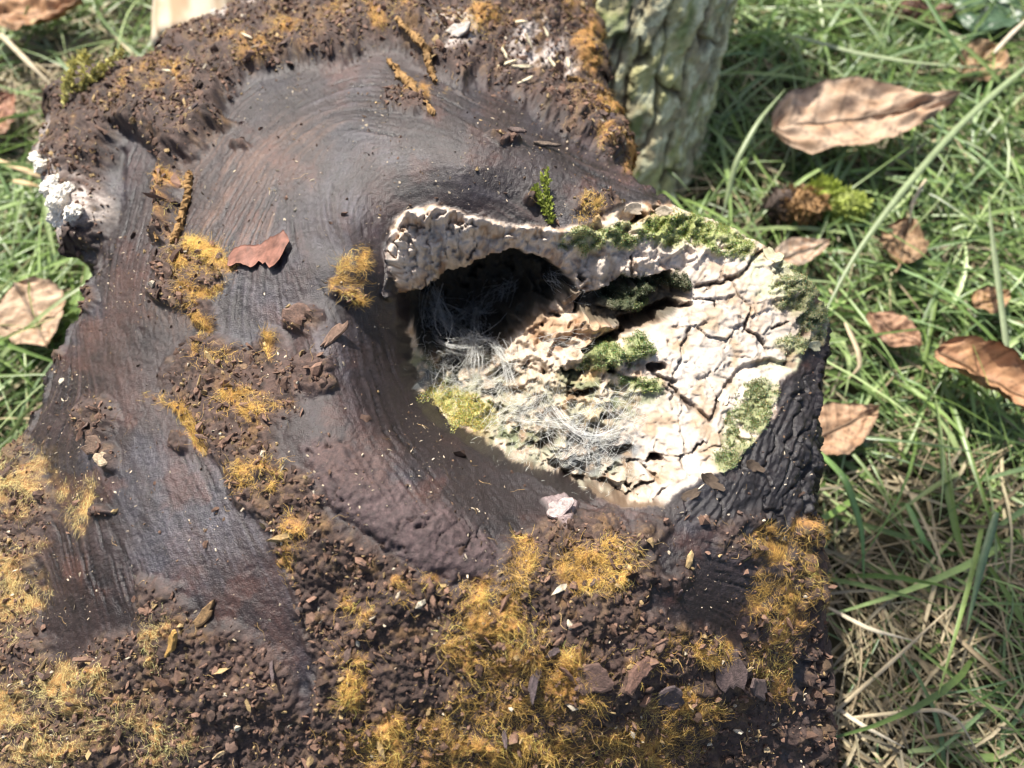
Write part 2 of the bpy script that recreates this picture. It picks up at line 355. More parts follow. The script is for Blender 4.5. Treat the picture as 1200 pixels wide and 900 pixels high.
# scalloped thin lip rising at the top left edge of the hollow
liptop = stroke(UW, VW, [(460, 345, 8), (458, 290, 12), (480, 258, 14), (512, 250, 16), (545, 262, 13), (585, 272, 12), (640, 276, 10), (690, 268, 8)])
ruf = np.abs(fbm(UW, VW, 24, 3, 66)); dep = dep - 4.0 * liptop * (.35 + 2.4 * ruf) + hollow * stroke(U, V, [(470, 330, 34), (490, 280, 40), (540, 275, 26)]) * 2.6 * (ss(.08, .0, ruf) - .2)

# soil, fibre, slab and bare-wood regions
S_top = [(60, 115), (110, 84), (190, 55), (280, -10), (420, -80), (690, -60), (696, 60), (702, 128), (742, 160), (735, 195), (700, 180), (662, 164), (625, 132), (600, 112), (560, 92), (538, 108), (520, 92), (492, 78), (470, 58), (430, 62), (390, 78), (340, 76), (300, 92), (272, 108), (254, 150), (232, 182), (212, 190), (208, 240), (200, 288), (184, 280), (190, 235), (198, 195), (168, 160), (140, 160), (126, 200), (120, 285), (100, 300), (74, 232), (60, 160)]
S_mid = [(190, 445), (205, 420), (225, 400), (246, 395), (290, 410), (316, 392), (332, 388), (334, 420), (352, 440), (345, 480), (322, 500), (332, 545), (372, 560), (380, 600), (440, 640), (520, 680), (572, 694), (592, 640), (650, 606), (720, 600), (752, 640), (742, 690), (760, 720), (830, 738), (880, 770), (905, 900), (905, 1000), (340, 1000), (372, 800), (352, 700), (312, 612), (282, 590), (262, 545), (225, 500), (205, 480)]
S_bl = [(-100, 520), (20, 500), (52, 560), (60, 610), (30, 700), (58, 760), (70, 790), (120, 745), (165, 735), (168, 680), (205, 690), (232, 735), (275, 735), (330, 770), (362, 830), (372, 1000), (-200, 1000)]
S_r = [(752, 610), (862, 612), (905, 600), (960, 630), (965, 760), (985, 1000), (880, 1000), (860, 800), (890, 700), (860, 650), (820, 640), (800, 700), (745, 720), (720, 660)]
soil = np.maximum.reduce([poly(UW, VW, S_top, 9), poly(UW, VW, S_mid, 10), .95 * poly(UW, VW, S_bl, 12), .8 * poly(UW, VW, S_r, 14) * ss(-.25, .2, fbm(U, V, 55, 3, 91)),
                          blobs(UW, VW, [(112, 495, 26, 32, 30), (128, 535, 15, 17), (225, 315, 46, 34, 15), (205, 345, 32, 16, 10), (240, 370, 16, 24, -10), (356, 372, 22, 18), (366, 440, 26, 26), (382, 452, 14, 14), (410, 345, 24, 12), (475, 120, 30, 16, 20), (255, 148, 24, 10), (280, 172, 16, 6, 10), (65, 415, 18, 14, -40), (100, 350, 12, 16), (590, 160, 22, 6, 10), (120, 598, 12, 7), (210, 520, 12, 11), (700, 240, 34, 14, 10), (620, 235, 8, 8)])])
soil = np.maximum(soil, ss(.3, .7, side) * (U > 925) * (V > 610))
soil = soil * (1 - hollow)
SLAB = [(362, 512), (392, 500), (425, 506), (470, 560), (530, 590), (575, 610), (585, 650), (582, 694), (545, 680), (500, 668), (440, 628), (395, 600), (368, 560)]
ud = np.minimum.reduce([seg_d(UW, VW, p, q)[0] for p, q in (((365, 505), (425, 503)), ((425, 503), (472, 556)), ((472, 556), (530, 586)), ((530, 586), (592, 622)))])
slab = poly(UW + 14 * fbm(U, V, 30, 4, 99), VW + 14 * fbm(U, V, 30, 4, 100), SLAB, 8) * (1 - hollow) * ss(-2, 26, ud + 16 * fbm(U, V, 22, 3, 88))
soil = soil * (1 - slab)
sp_ = sdf(U2, V2, [(638, 585), (662, 578), (678, 592), (662, 628), (648, 612)], pad=20); palechip = ss(2, -2, sp_)
CH = [(862, 560), (870, 520), (905, 480), (915, 448), (945, 432), (962, 440), (970, 560), (955, 640), (900, 640), (850, 615), (790, 610), (830, 575)]
char = poly(UW, VW, CH, 8) * (1 - hollow)
FP = {  # ochre fibre patches: (u, v, ru, rv, angle)
    'by the leaf chip': [(228, 308, 42, 30, 10), (245, 335, 18, 14)], 'below the leaf chip': [(240, 372, 13, 24, -10)], 'right of the leaf chip': [(414, 305, 15, 24, 10), (408, 340, 24, 15)],
    'horn': [(322, 402, 9, 22)], 'mid': [(215, 490, 40, 14, 40), (300, 480, 46, 16), (262, 415, 28, 16), (300, 555, 34, 22)], 'big': [(575, 745, 56, 62, -20), (640, 800, 70, 50), (600, 840, 80, 50)],
    'upper': [(690, 668, 50, 28, -5), (605, 665, 16, 36)], 'bottom': [(480, 870, 90, 42), (600, 890, 120, 30), (415, 785, 22, 30), (740, 870, 90, 30)], 'right strip': [(905, 640, 30, 22), (938, 640, 22, 36), (912, 705, 40, 44), (900, 770, 26, 40)],
    'left': [(20, 560, 44, 50), (20, 690, 34, 60), (90, 590, 18, 30, 20)], 'bottom left': [(40, 860, 80, 70), (90, 800, 50, 40), (180, 850, 60, 40), (190, 740, 14, 40)], 'top': [(330, 55, 60, 26, -15), (190, 110, 44, 22, -25), (440, 25, 60, 22), (490, 105, 26, 16, 45), (205, 245, 12, 44, 12), (560, 40, 40, 20)],
    'top right': [(676, 60, 20, 70), (665, 10, 30, 30), (690, 130, 30, 20), (725, 180, 30, 14, 30)], 'rim': [(690, 252, 22, 10)], 'mid right': [(800, 830, 50, 30), (760, 760, 40, 16), (830, 760, 30, 14)], 'face': [(345, 640, 22, 40), (450, 700, 40, 16), (515, 690, 30, 14)]}
UF = UW + 30 * fbm(U, V, 55, 4, 97); VF = VW + 30 * fbm(U, V, 55, 4, 98)
FIB = {k: blobs(UF, VF, v) * (1 - hollow) for k, v in FP.items()}
fib = np.maximum.reduce(list(FIB.values()))
fibn = fib * ss(-.12, .32, fbm(UW, VW, 34, 4, 95))

# ------------------------------------------------------------------ displacement of the log surface
lowm = ss(-.2, .5, fbm(U, V, 120, 3, 101))
gcr = ss(1.1, 2.2, -G1) * ss(.1, .5, lowm)
d_wood = (.00011 * G1 + .00002 * G2) * (.3 + .9 * lowm) - .0004 * gcr + .0007 * fbm(U, V, 90, 3, 103) + .00035 * fbm(UW, VW, 16, 4, 104) + .00022 * fbm(U, V, 4.2, 2, 119) - .0005 * ss(.42, .6, fbm(UW, VW, 20, 3, 108)) * (1 - lowm)
UF0 = UW + 12 * fbm(U, V, 24, 4, 121); VF0 = VW + 12 * fbm(U, V, 24, 4, 122)
w1, w2, wid = worley(UW, VW, 13, 9); v1, v2, vid = worley(U2, V2, 7.5, 10)
d_soil = .0022 * (soil > .05) * soil + soil * (.0007 * (ss(.9, .1, w1) - .3) + .0006 * (ss(.8, .1, v1) - .3) + .0034 * fbm(U, V, 60, 3, 107) + .0014 * np.abs(fbm(UW, VW, 18, 3, 109)) + .0011 * fbm(UW, VW, 6, 2, 110))
d_soil = d_soil + soil * poly(UF0, VF0, S_top, 24) * (.0070 + .007 * fbm(U, V, 60, 3, 120))
d_slab = slab * (.0026 * ss(5, 60, ud) + .0012 * fbm(UW, VW, 30, 4, 111) + .0007 * fbm(UW, VW, 8, 3, 113) + .00012 * G2 - .0022 * ss(.05, .0, np.abs(fbm(UW, VW, 44, 3, 115))) * ss(.0, .3, fbm(U, V, 60, 2, 116)))
d_char = char * (.00016 * G2 + .0010 * fbm(UW, VW, 26, 4, 117) - .0020 * ss(.05, .0, np.abs(fbm(UW, VW, 50, 2, 118))))
ws1, ws2, _ = worley(gx * 1e3, P0[:, 2] * 1e3 + gy * 300, 5.0, 44)
d_side = side * (.004 * (ss(.8, .1, ws1) - .4)) * (1 - hollow)
groove = np.maximum.reduce([stroke(U2, V2, s, .9) for s in ([(352, 690, 10), (372, 770, 9), (372, 800, 8)], [(300, 590, 7), (335, 650, 7), (352, 690, 8)], [(130, 820, 6), (140, 870, 9), (138, 910, 10)], [(228, 830, 9), (226, 905, 11)], [(143, 180, 9), (138, 230, 12), (133, 262, 8)])])
D = np.where(slab > .01, d_slab, 0) + d_wood * (1 - soil) * (1 - .6 * slab) + d_soil + d_char + d_side - .002 * groove * (1 - soil * .6) - .0014 * fibn * (1 - soil) + palechip * .0016 + .0012 * fibn
D = D * (1 - hollow * .85)
HD = ray(620, 400); HD = HD / np.linalg.norm(HD); CD = ray(470, 170); CD = CD / np.linalg.norm(CD)      # ways into the hollow and under its lip
P = P0 + NB * D[:, None] + (HD * (dep * .001)[:, None] + CD * (depc * .001)[:, None]) * ss(24, -2, sh)[:, None]

# ------------------------------------------------------------------ albedo of the log surface (pigment, with shade of the recesses and collar painted in)
def mix(a, b, k): return a + (np.asarray(b) - a) * k[:, None]
n1 = fbm(U, V, 130, 4, 201); n2 = fbm(U, V, 38, 4, 202); n3 = fbm(UW, VW, 9, 3, 203)
c = np.tile(np.array([.040, .027, .024]), (len(U), 1))
c = mix(c, [.045, .043, .050], ss(-.1, .45, n1 + .4 * n2))
c = mix(c, [.080, .044, .034], ss(.05, .5, fbm(U, V, 90, 3, 204) + .06 * G1) * .7)
tan = blobs(UW, VW, [(330, 175, 90, 40, -30), (270, 260, 60, 50, -60), (250, 190, 50, 50), (200, 360, 40, 40)])
c = mix(c, [.105, .064, .042], tan * ss(-.9, 1.4, G1 * .9 + n2) * .8)
pale_w = blobs(UW, VW, [(395, 250, 40, 60), (400, 400, 50, 90, 0), (300, 370, 60, 60), (320, 640, 40, 90, -25), (230, 620, 90, 110, 20), (560, 215, 80, 22, 10), (390, 110, 60, 24, -20), (470, 190, 40, 20)])
c = mix(c, [.085, .084, .092], pale_w * ss(-1.1, 1.6, G1 * .9 + n2) * .7)
dark_w = blobs(UW, VW, [(470, 500, 90, 36, 45), (560, 590, 70, 40, 40), (505, 222, 60, 24), (620, 215, 90, 22, 8), (720, 222, 60, 14, 15), (560, 165, 90, 24, 10), (800, 690, 90, 60), (900, 560, 70, 80), (455, 340, 14, 90)])
c = mix(c, [.030, .022, .020], dark_w * .8)  # dark wood tone, plus painted shade around the hollow's collar
c = c * np.clip(.95 + .75 * fbm(UW, VW, 75, 4, 206), .45, 1.6)[:, None]
c = mix(c, [.105, .050, .034], ss(.12, .45, fbm(UW, VW, 60, 4, 208)) * .55)
c = mix(c, [.13, .10, .08], ss(.45, .62, fbm(U, V, 5, 2, 207)) * .35)
c = c * np.clip(1 + .26 * G1 * (.35 + lowm) + .03 * G2 + .40 * n3 + .25 * n2, .25, 2.4)[:, None]
c = mix(c, [.20, .15, .09], ss(1.7, 2.8, G1) * .4 * lowm)
c = mix(c, np.array([.030, .023, .021]) * 1.0, ss(.0, .9, stroke(UW, VW, [(450, 290, 26), (450, 380, 34), (470, 460, 42), (530, 528, 44), (600, 575, 36), (690, 606, 22)], 1.0)) * .72)  # shade of the collar's inner slope painted over the wood
c = mix(c, [.012, .010, .009], gcr * .8)
c = mix(c, np.array([.022, .020, .021]), char * .88)
slabc = np.array([.098, .068, .064]) * np.clip(1 + .8 * n3 + .3 * n2, .35, 2.2)[:, None]
c = mix(c, 0, slab) + slabc * slab[:, None]
soilc = np.array([.085, .055, .040]) * np.clip(.75 + .5 * wid + .9 * n3, .3, 2)[:, None]
soilc = np.where((vid > .88)[:, None], soilc * 1.0 + np.array([.07, .048, .018]), soilc)
c = c * (1 - soil[:, None]) + soilc * soil[:, None]
redp = blobs(UW, VW, [(356, 372, 24, 20), (366, 440, 30, 30), (420, 540, 60, 40), (740, 760, 60, 50), (640, 560, 1, 1), (290, 470, 60, 40), (300, 780, 60, 50)])
c = mix(c, [.13, .08, .06], redp * .5 * ss(-.3, .4, n3 + .2))
fc = np.array([.66, .35, .085]) * np.clip(1 + .9 * n3, .35, 2)[:, None]
c = c * (1 - .72 * fibn[:, None]) + fc * .72 * fibn[:, None]
fst = ss(.62, .8, fbm(U, V, 40, 2, 222) * .5 + .5 + .2 * n3) * soil
c = mix(c, [.26, .15, .04], fst * .5)
c = mix(c, [.33, .27, .25], palechip)
wh = blobs(UW, VW, [(100, 245, 30, 32, 30), (78, 210, 20, 24), (72, 170, 12, 30), (300, 8, 34, 12), (262, 22, 14, 8), (575, 8, 30, 10, 20), (530, 55, 26, 24), (620, 70, 34, 26), (655, 98, 14, 14), (640, 0, 14, 10)])
white_patch = wh * ss(-.3, .15, fbm(U, V, 18, 3, 231))
c = mix(c, [.75, .70, .60], white_patch * .9)
yl = blobs(UW, VW, [(10, 690, 50, 60), (30, 560, 50, 50), (60, 860, 90, 60)]); c = mix(c, [.30, .21, .06], yl * .4 * ss(-.2, .4, n3))
# hollow lining
hc = np.tile(np.array([.48, .39, .30]), (len(U), 1))
hn = fbm(UW, VW, 45, 4, 241); hm = fbm(UW, VW, 16, 4, 242)
hc = mix(hc, [.41, .355, .30], shelf)
hc = mix(hc, [.36, .24, .15], ss(.04, .38, hn + .5 * hm) * (1 - .6 * shelf))
hc = mix(hc, [.55, .40, .18], ss(.12, .38, fbm(UW, VW, 60, 3, 243)) * blobs(UW, VW, [(830, 395, 60, 30), (760, 480, 40, 40), (690, 460, 80, 60)]) * .5)
hc = mix(hc, [.17, .09, .045], ss(.14, .42, fbm(UW, VW, 22, 3, 244)) * (1 - .8 * shelf) * .8)
hc = mix(hc, [.045, .032, .022], pit * .9)  # pits darkened in the colour, as shade would
hc = mix(hc, [.53, .45, .38], lipband * .75)
hc = mix(hc, [.33, .21, .12], np.clip(liptop * 1.3, 0, 1) * ss(.12, .02, ruf) * .8)
hc = mix(hc, [.30, .19, .12], lipband * ss(.1, .45, hm + .5 * hn) * .7)
hc = hc * np.clip(1 + .35 * fbm(UW, VW, 6, 2, 246), .5, 1.4)[:, None]
web = blobs(UW, VW, [(640, 505, 105, 62, 20), (700, 545, 60, 50), (555, 450, 95, 50, 30), (610, 545, 60, 30), (700, 480, 60, 34)])
hc = mix(hc, [.22, .23, .17], web * ss(-.35, .2, hm + .3 * hn) * .85)
hc = mix(hc, [.17, .11, .065], web * ss(.15, .4, fbm(UW, VW, 28, 3, 247)) * .9)
hc = mix(hc, [.13, .15, .08], blobs(UW, VW, [(500, 440, 50, 30, 30), (600, 520, 40, 20), (690, 440, 40, 30), (740, 470, 50, 22)]) * ss(-.3, .2, hm) * .8)
hc = mix(hc, [.12, .13, .14], blobs(UW, VW, [(690, 540, 34, 36, 30), (735, 530, 34, 18, -20), (480, 455, 20, 30)]) * ss(-.4, .1, hm) * .85)
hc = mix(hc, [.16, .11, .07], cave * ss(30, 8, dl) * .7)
hc = mix(hc, [.035, .034, .026], ss(.05, .3, cave) * ss(4, 20, dl + 8 * hm) * .95)  # shade inside the cave painted into the lining colour
hc = mix(hc, [.05, .045, .03], ss(.05, .35, crev) * .85)  # crevice shade painted in too
hc = mix(hc, [.06, .035, .02], np.maximum(np.maximum(holes, slit), cracks * .9) * .85)  # recess shade painted into holes, slit and cracks
hc = mix(hc, [.10, .065, .04], ss(-8, -4, sh + 6 * hm) * ss(520, 545, V) * ss(850, 800, U) * .9)
hc = mix(hc, [.07, .045, .03], plates * .35)
hc = mix(hc, [.08, .05, .03], shelf * pcr * .85)
hc = mix(hc, [.28, .19, .11], shelf * ss(-.02, .33, fbm(UW, VW, 34, 4, 248)) * .7)
hc = mix(hc, [.50, .45, .40], shelf * ss(.05, .4, fbm(UW, VW, 50, 3, 249)) * .7)
UM = UW + 10 * fbm(U, V, 26, 3, 252); VM = VW + 10 * fbm(U, V, 26, 3, 253)
mossz = {'lip left': [(692, 278, 36, 16, -6), (728, 275, 26, 17)], 'lip right': [(775, 268, 34, 20), (812, 272, 38, 21, 12), (852, 284, 38, 20, 22)], 'shelf edge': [(935, 345, 28, 30, 30), (956, 372, 24, 36, -10), (925, 325, 20, 24), (940, 398, 30, 14, -20)], 'crack': [(893, 468, 28, 25, -20), (878, 500, 28, 38, 25), (858, 540, 20, 18)], 'middle': [(715, 418, 36, 18, -15), (750, 408, 24, 18), (755, 452, 30, 12, 15), (765, 362, 20, 12, -10)], 'yellow': [(545, 488, 38, 24, 25), (515, 468, 26, 14, 20)], 'dark': [(752, 340, 44, 24, -8), (800, 330, 18, 12)]}
mossc = {'lip left': (.29, .32, .13), 'lip right': (.25, .30, .09), 'shelf edge': (.31, .33, .16), 'crack': (.24, .27, .12), 'middle': (.24, .29, .11), 'yellow': (.46, .42, .14), 'dark': (.06, .075, .035)}
MZ = {}; MQ = ss(2, -3, sh) * ss(-.5, -.05, fbm(U, V, 20, 3, 251))
for k, b in mossz.items():
    MZ[k] = blobs(UM, VM, b) * MQ; hc = mix(hc, np.array(mossc[k]) * .8, MZ[k] * .85)
lich = blobs(UW, VW, [(905, 320, 34, 34, 20), (930, 425, 40, 10, -10)]); hc = mix(hc, [.42, .42, .28], lich * ss(-.4, .3, hm))
mossall = np.maximum.reduce(list(MZ.values()))
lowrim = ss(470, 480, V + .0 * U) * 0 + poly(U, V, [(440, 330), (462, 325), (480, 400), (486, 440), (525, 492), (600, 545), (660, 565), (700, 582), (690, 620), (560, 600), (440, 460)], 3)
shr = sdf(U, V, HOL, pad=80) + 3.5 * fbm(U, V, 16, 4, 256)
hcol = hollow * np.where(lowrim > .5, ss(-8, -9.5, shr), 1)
c = mix(c, [.022, .017, .015], lowrim * ss(10, -4, sh) * .85)  # shaded inner wall at the near rim, painted black-brown
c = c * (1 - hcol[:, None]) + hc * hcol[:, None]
c = np.where((hcol < .5)[:, None], c * np.array([.61, .56, .58]), c); c = np.clip(c, .004, .82)
rough = np.clip(.38 - .12 * n2 + .04 * G1, .27, .8); rough = rough + (.85 - rough) * np.maximum(np.maximum(soil, fibn), np.maximum(white_patch, slab * .8))
P = P - FWD * (mossall * (.0012 + .0014 * ss(.7, .1, v1)))[:, None]
NF = kept_normals(P)

# ------------------------------------------------------------------ log meshes
gi = np.full(gsh[0] * gsh[1], -1); gi[KI] = np.arange(len(KI)); gi = gi.reshape(gsh)
F4 = np.stack([gi[:-1, :-1], gi[:-1, 1:], gi[1:, 1:], gi[1:, :-1]], -1).reshape(-1, 4)
F4 = F4[(F4 >= 0).all(1)]; keep = np.ones(len(U), bool)
inh = (hcol[F4] > .5).all(1)
LOGLOC = tuple(at(450, 500, 0.0)[:2]) + (0.0,)
log = empty('rotten_log', LOGLOC)
tag(log, 'dark rotting log with a pale mossy hollow, lying across the grass', 'log')
def sub(name, faces, mat):
    ids = np.unique(faces); mp = np.zeros(len(U), np.int64); mp[ids] = np.arange(len(ids))
    return make_mesh(name, P[ids], mp[faces], mat, log, True, c[ids], rough[ids])
sub('bare_wood', F4[~inh], M_wood)
o = sub('hollow_lining', F4[inh], M_crust); tag(o, 'cream coloured crumbly decayed wood lining the hollow')

# ------------------------------------------------------------------ crumbs, fibres, moss
def ico(sub_):
    import bmesh
    bm = bmesh.new(); bmesh.ops.create_icosphere(bm, subdivisions=sub_, radius=1)
    v = np.array([x.co[:] for x in bm.verts]); f = np.array([[y.index for y in x.verts] for x in bm.faces]); bm.free(); return v, f
ICO1 = ico(1); ICO2 = ico(2); ICO4 = ico(4)
def rand_rot(n, r):
    q = r.standard_normal((n, 4)); q /= np.linalg.norm(q, axis=1, keepdims=True); a, b, c_, d = q.T
    return np.stack([1 - 2 * (c_ * c_ + d * d), 2 * (b * c_ - a * d), 2 * (b * d + a * c_), 2 * (b * c_ + a * d), 1 - 2 * (b * b + d * d), 2 * (c_ * d - a * b), 2 * (b * d - a * c_), 2 * (c_ * d + a * b), 1 - 2 * (b * b + c_ * c_)], 1).reshape(n, 3, 3)
def pick(wgt, n, r):
    wgt = np.where(inview, wgt, 0); p = np.cumsum(wgt); return np.minimum(np.searchsorted(p, r.random(n) * p[-1]), len(p) - 1)
inview = (U > -25) & (U < 1225) & (V > -25) & (V < 925)
cell = np.gradient(AX)[None, :] * np.gradient(AY)[:, None]; cell = cell.ravel()[KI]
def chunks(n, pos, nrm, size, r, tmpl=ICO1, flat=(1.05, .78, .5), jitter=.34, sink=.25):
    tv, tf = tmpl; k = len(tv)
    S = size[:, None] * (np.array(flat) * (1 + .35 * r.standard_normal((n, 3)) * .6)); S = np.abs(S * np.exp(.3 * r.standard_normal((n, 3))))
    base = tv[None] * (1 + jitter * r.standard_normal((n, k, 1)))
    v = np.einsum('nij,nkj->nki', rand_rot(n, r), base * S[:, None, :]) + (pos + nrm * (size * (.55 - sink))[:, None])[:, None, :]
    f = (tf[None] + (np.arange(n) * k)[:, None, None]).reshape(-1, 3)
    return v, f, k
def soil_tone(n, r):
    t = r.random(n); b = np.array([.135, .079, .055]) * (.22 + 1.3 * r.random((n, 1)))
    b = np.where((t > .84)[:, None], np.array([.33, .23, .11]) * (.6 + .6 * r.random((n, 1))), b)
    b = np.where((t < .16)[:, None], np.array([.16, .095, .065]) * (.6 + .6 * r.random((n, 1))), b)
    return np.where((t > .972)[:, None], np.array([.42, .36, .27]) * (.7 + .5 * r.random((n, 1))), b)
r1 = np.random.default_rng(11)
wsoil = soil * cell * (.35 + 1.3 * ss(-.1, .4, fbm(U, V, 30, 2, 301)))
n = 24000; ix = pick(wsoil + .016 * cell * (1 - hollow) * (1 - soil), n, r1)
size = np.clip(.00044 * np.exp(.62 * r1.standard_normal(n)), .00016, .0018)
v, f, k = chunks(n, P[ix], NF[ix], size, r1)
tag(make_mesh('soil_crumbs', v, f, M_soil, log, False, np.repeat(soil_tone(n, r1), k, 0)), kind='stuff')
# larger clods, each a part
n = 230; cl = np.zeros(0, int); ix = pick(soil * cell * (1 - fibn * .5), n, r1)
size = .0010 + .0010 * r1.random(n) ** 2
v, f, k = chunks(n, P[ix], NF[ix], size, r1, ICO2, jitter=.11, flat=(1, .85, .7))
tone = np.array([.090, .056, .042]) * (.6 + .8 * r1.random((n, 1)))
for i in range(n):
    tc_ = tone[i] * (1 + .35 * r1.standard_normal((k, 1))).clip(.4, 1.8)
    make_mesh('soil_clod', v[i], ICO2[1], M_soil, log, False, tc_, loc=tuple(P[ix[i]]))
# pale specks on the bare wood
n = 4200; ix = pick(cell * (1 - hollow) * (.25 + .75 * (1 - soil)) * (.12 + ss(-.15, .4, fbm(U, V, 120, 3, 303))), n, r1)
size = .00012 + .00042 * r1.random(n) ** 3
v, f, k = chunks(n, P[ix], NF[ix], size, r1, flat=(1.5, .7, .4), sink=.4)
tag(make_mesh('pale_specks', v, f, M_crust, log, False, np.repeat(np.where(r1.random((n, 1)) > .42, np.array([.56, .46, .33]), np.array([.16, .10, .06])) * (.4 + .7 * r1.random((n, 1))), k, 0)), kind='stuff')

def tubes(paths, radii, sides=3):
    """paths (n,k,3), radii (n,k) -> tapered tubes"""
    n, k, _ = paths.shape; t = np.gradient(paths, axis=1); t /= np.linalg.norm(t, axis=2, keepdims=True) + 1e-12
    ref = np.where(np.abs(t[..., 2:3]) > .8, np.array([1., 0, 0]), np.array([0, 0, 1.])); a = np.cross(t, ref); a /= np.linalg.norm(a, axis=2, keepdims=True) + 1e-12; b = np.cross(t, a)
    th = np.arange(sides) * 2 * np.pi / sides
    v = paths[:, :, None] + radii[:, :, None, None] * (np.cos(th)[:, None] * a[:, :, None] + np.sin(th)[:, None] * b[:, :, None])
    idx = np.arange(n * k * sides).reshape(n, k, sides); j = np.roll(np.arange(sides), -1)
    f = np.stack([idx[:, :-1], idx[:, :-1][:, :, j], idx[:, 1:][:, :, j], idx[:, 1:]], -1).reshape(-1, 4)
    return v.reshape(-1, 3), f, k * sides
def fibres(ix, length, lift, r, rad, k=6, curl=1.0, comb=.8):
    n = len(ix); p0 = P[ix]; nn = NF[ix]
    th_ = 7 * fbm(U[ix], V[ix], 70, 2, 330) + comb * r.standard_normal(n); d = np.stack([np.cos(th_), np.sin(th_), 0 * th_], 1); d -= nn * (d * nn).sum(1, keepdims=True); d /= np.linalg.norm(d, axis=1, keepdims=True)
    e = np.cross(nn, d); s = np.linspace(0, 1, k); L = length[:, None]
    h = lift[:, None] * L * (1.6 * s - 1.3 * s * s * r.random((n, 1))); bend = curl * r.standard_normal((n, 1)) * L * .35 * s * s; wob = curl * .10 * L * np.sin(s * 7 + r.random((n, 1)) * 6)
    path = p0[:, None] + d[:, None] * (L * s)[..., None] * .85 + nn[:, None] * h[..., None] + e[:, None] * (bend + wob)[..., None]
    w_ = np.cross(np.gradient(path, axis=1), nn[:, None]); w_ /= np.linalg.norm(w_, axis=2, keepdims=True) + 1e-12
    a_ = (r.random((n, 1, 1)) - .5) * 1.6; w_ = w_ * np.cos(a_) + nn[:, None] * np.sin(a_); hw = (rad * 1.25 * (1 - .55 * s))[None, :, None]
    v = np.stack([path - w_ * hw, path + w_ * hw], 2); ii = np.arange(n * k * 2).reshape(n, k, 2)
    return v.reshape(-1, 3), np.stack([ii[:, :-1, 0], ii[:, :-1, 1], ii[:, 1:, 1], ii[:, 1:, 0]], -1).reshape(-1, 4), k * 2
r2 = np.random.default_rng(12); FN = .07 + ss(-.10, .32, fbm(UW, VW, 34, 4, 95)) + .5 * ss(.0, .3, fbm(U, V, 11, 3, 96)); MN = .12 + ss(-.25, .2, fbm(U, V, 16, 3, 310))
for name, m in FIB.items():
    wgt = m * cell * (FN if name not in ('big', 'bottom', 'right strip', 'upper') else FN * .6 + .35); area = (np.where(inview, m, 0) * cell).sum()
    n = int(np.clip(area * 6.6e6 * (.45 if name == 'face' else 1.7 if name in ('big', 'bottom', 'upper', 'bottom left') else 1.1), 60, 9000))
    ix = pick(wgt, n, r2)
    v, f, k = fibres(ix, .0012 + .0050 * r2.random(n) ** 2, .03 + .20 * r2.random(n) ** 2, r2, .000037, 5)
    yel = name in ('left', 'bottom left')
    base = np.array([.80, .61, .26]) if yel else np.array([.80, .49, .13])
    t = base * (.22 + 1.0 * r2.random((n, 1))) * (1 + .5 * fbm(U[ix], V[ix], 40, 2, 331)[:, None]) * np.array([1, 1, 1]) + (r2.random((n, 1)) > .85) * np.array([.06, .08, .06]); t = np.clip(t, .02, .8)
    tag(make_mesh('fibre_tuft', v, f, M_fibre, log, True, np.repeat(t, k, 0)), kind='stuff')
n = 2600; ix = pick((soil * .8 + .03) * cell * (1 - hollow), n, r2)
v, f, k = fibres(ix, .002 + .005 * r2.random(n) ** 2, .1 + .3 * r2.random(n), r2, .00007)
tag(make_mesh('loose_fibres', v, f, M_fibre, log, True, np.repeat(np.array([.42, .28, .12]) * (.5 + .8 * r2.random((n, 1))), k, 0)), kind='stuff')

wz = web * cell * hollow; n = 1100; ix = pick(wz * (.2 + ss(-.1, .35, fbm(U, V, 26, 3, 320))), n, r2)
v, f, k = fibres(ix, .0012 + .005 * r2.random(n) ** 2, .25 + .8 * r2.random(n), r2, .000045, 5, curl=1.8, comb=3)
tag(make_mesh('mould_fuzz', v, f, M_web, log, True, np.repeat(np.array([.68, .69, .63]) * (.5 + .7 * r2.random((n, 1))), k, 0)), 'grey-white mould fuzz', kind='stuff')
def moss_leaves(ix, r, length, width, up=.9):
    """tiny pointed leaves (2 triangles folded on the midrib) standing off the surface"""
    n = len(ix); p = P[ix] + NF[ix] * .0002; nn = NF[ix] * up - FWD * .35
    d = r.standard_normal((n, 3)) * .75 + nn; d /= np.linalg.norm(d, axis=1, keepdims=True)
    sd_ = np.cross(d, r.standard_normal((n, 3))); sd_ /= np.linalg.norm(sd_, axis=1, keepdims=True); q = np.cross(d, sd_)
    L = length[:, None]; W = width[:, None]
    v = np.stack([p, p + d * L * .5 + sd_ * W + q * W * .4, p + d * L, p + d * L * .5 - sd_ * W + q * W * .4], 1)
    i = np.arange(n)[:, None] * 4
    return v.reshape(-1, 3), np.concatenate([i + np.array([0, 1, 2]), i + np.array([0, 2, 3])]), 4
r3 = np.random.default_rng(13)
for name, m in MZ.items():
    area = (m * cell * inview).sum(); n = int(np.clip(area * 2.4e7, 400, 9000)); ix = pick(np.clip(m - .05, 0, 1) ** 1.5 * cell * MN, n, r3)
    v, f, k = moss_leaves(ix, r3, .0003 + .0005 * r3.random(n), .00013 + .00015 * r3.random(n))
    t = np.array(mossc[name]) * (.55 + 1.0 * r3.random((n, 1))) * (1 + .25 * r3.standard_normal((n, 3)) * np.array([1, .3, .6])).clip(.5, 1.6)
    t = np.where(r3.random((n, 1)) > .93, np.array([.5, .5, .36]), t)
    make_mesh('moss_patch', v, f, M_moss, log, False, np.repeat(np.clip(t, .01, .8), k, 0))
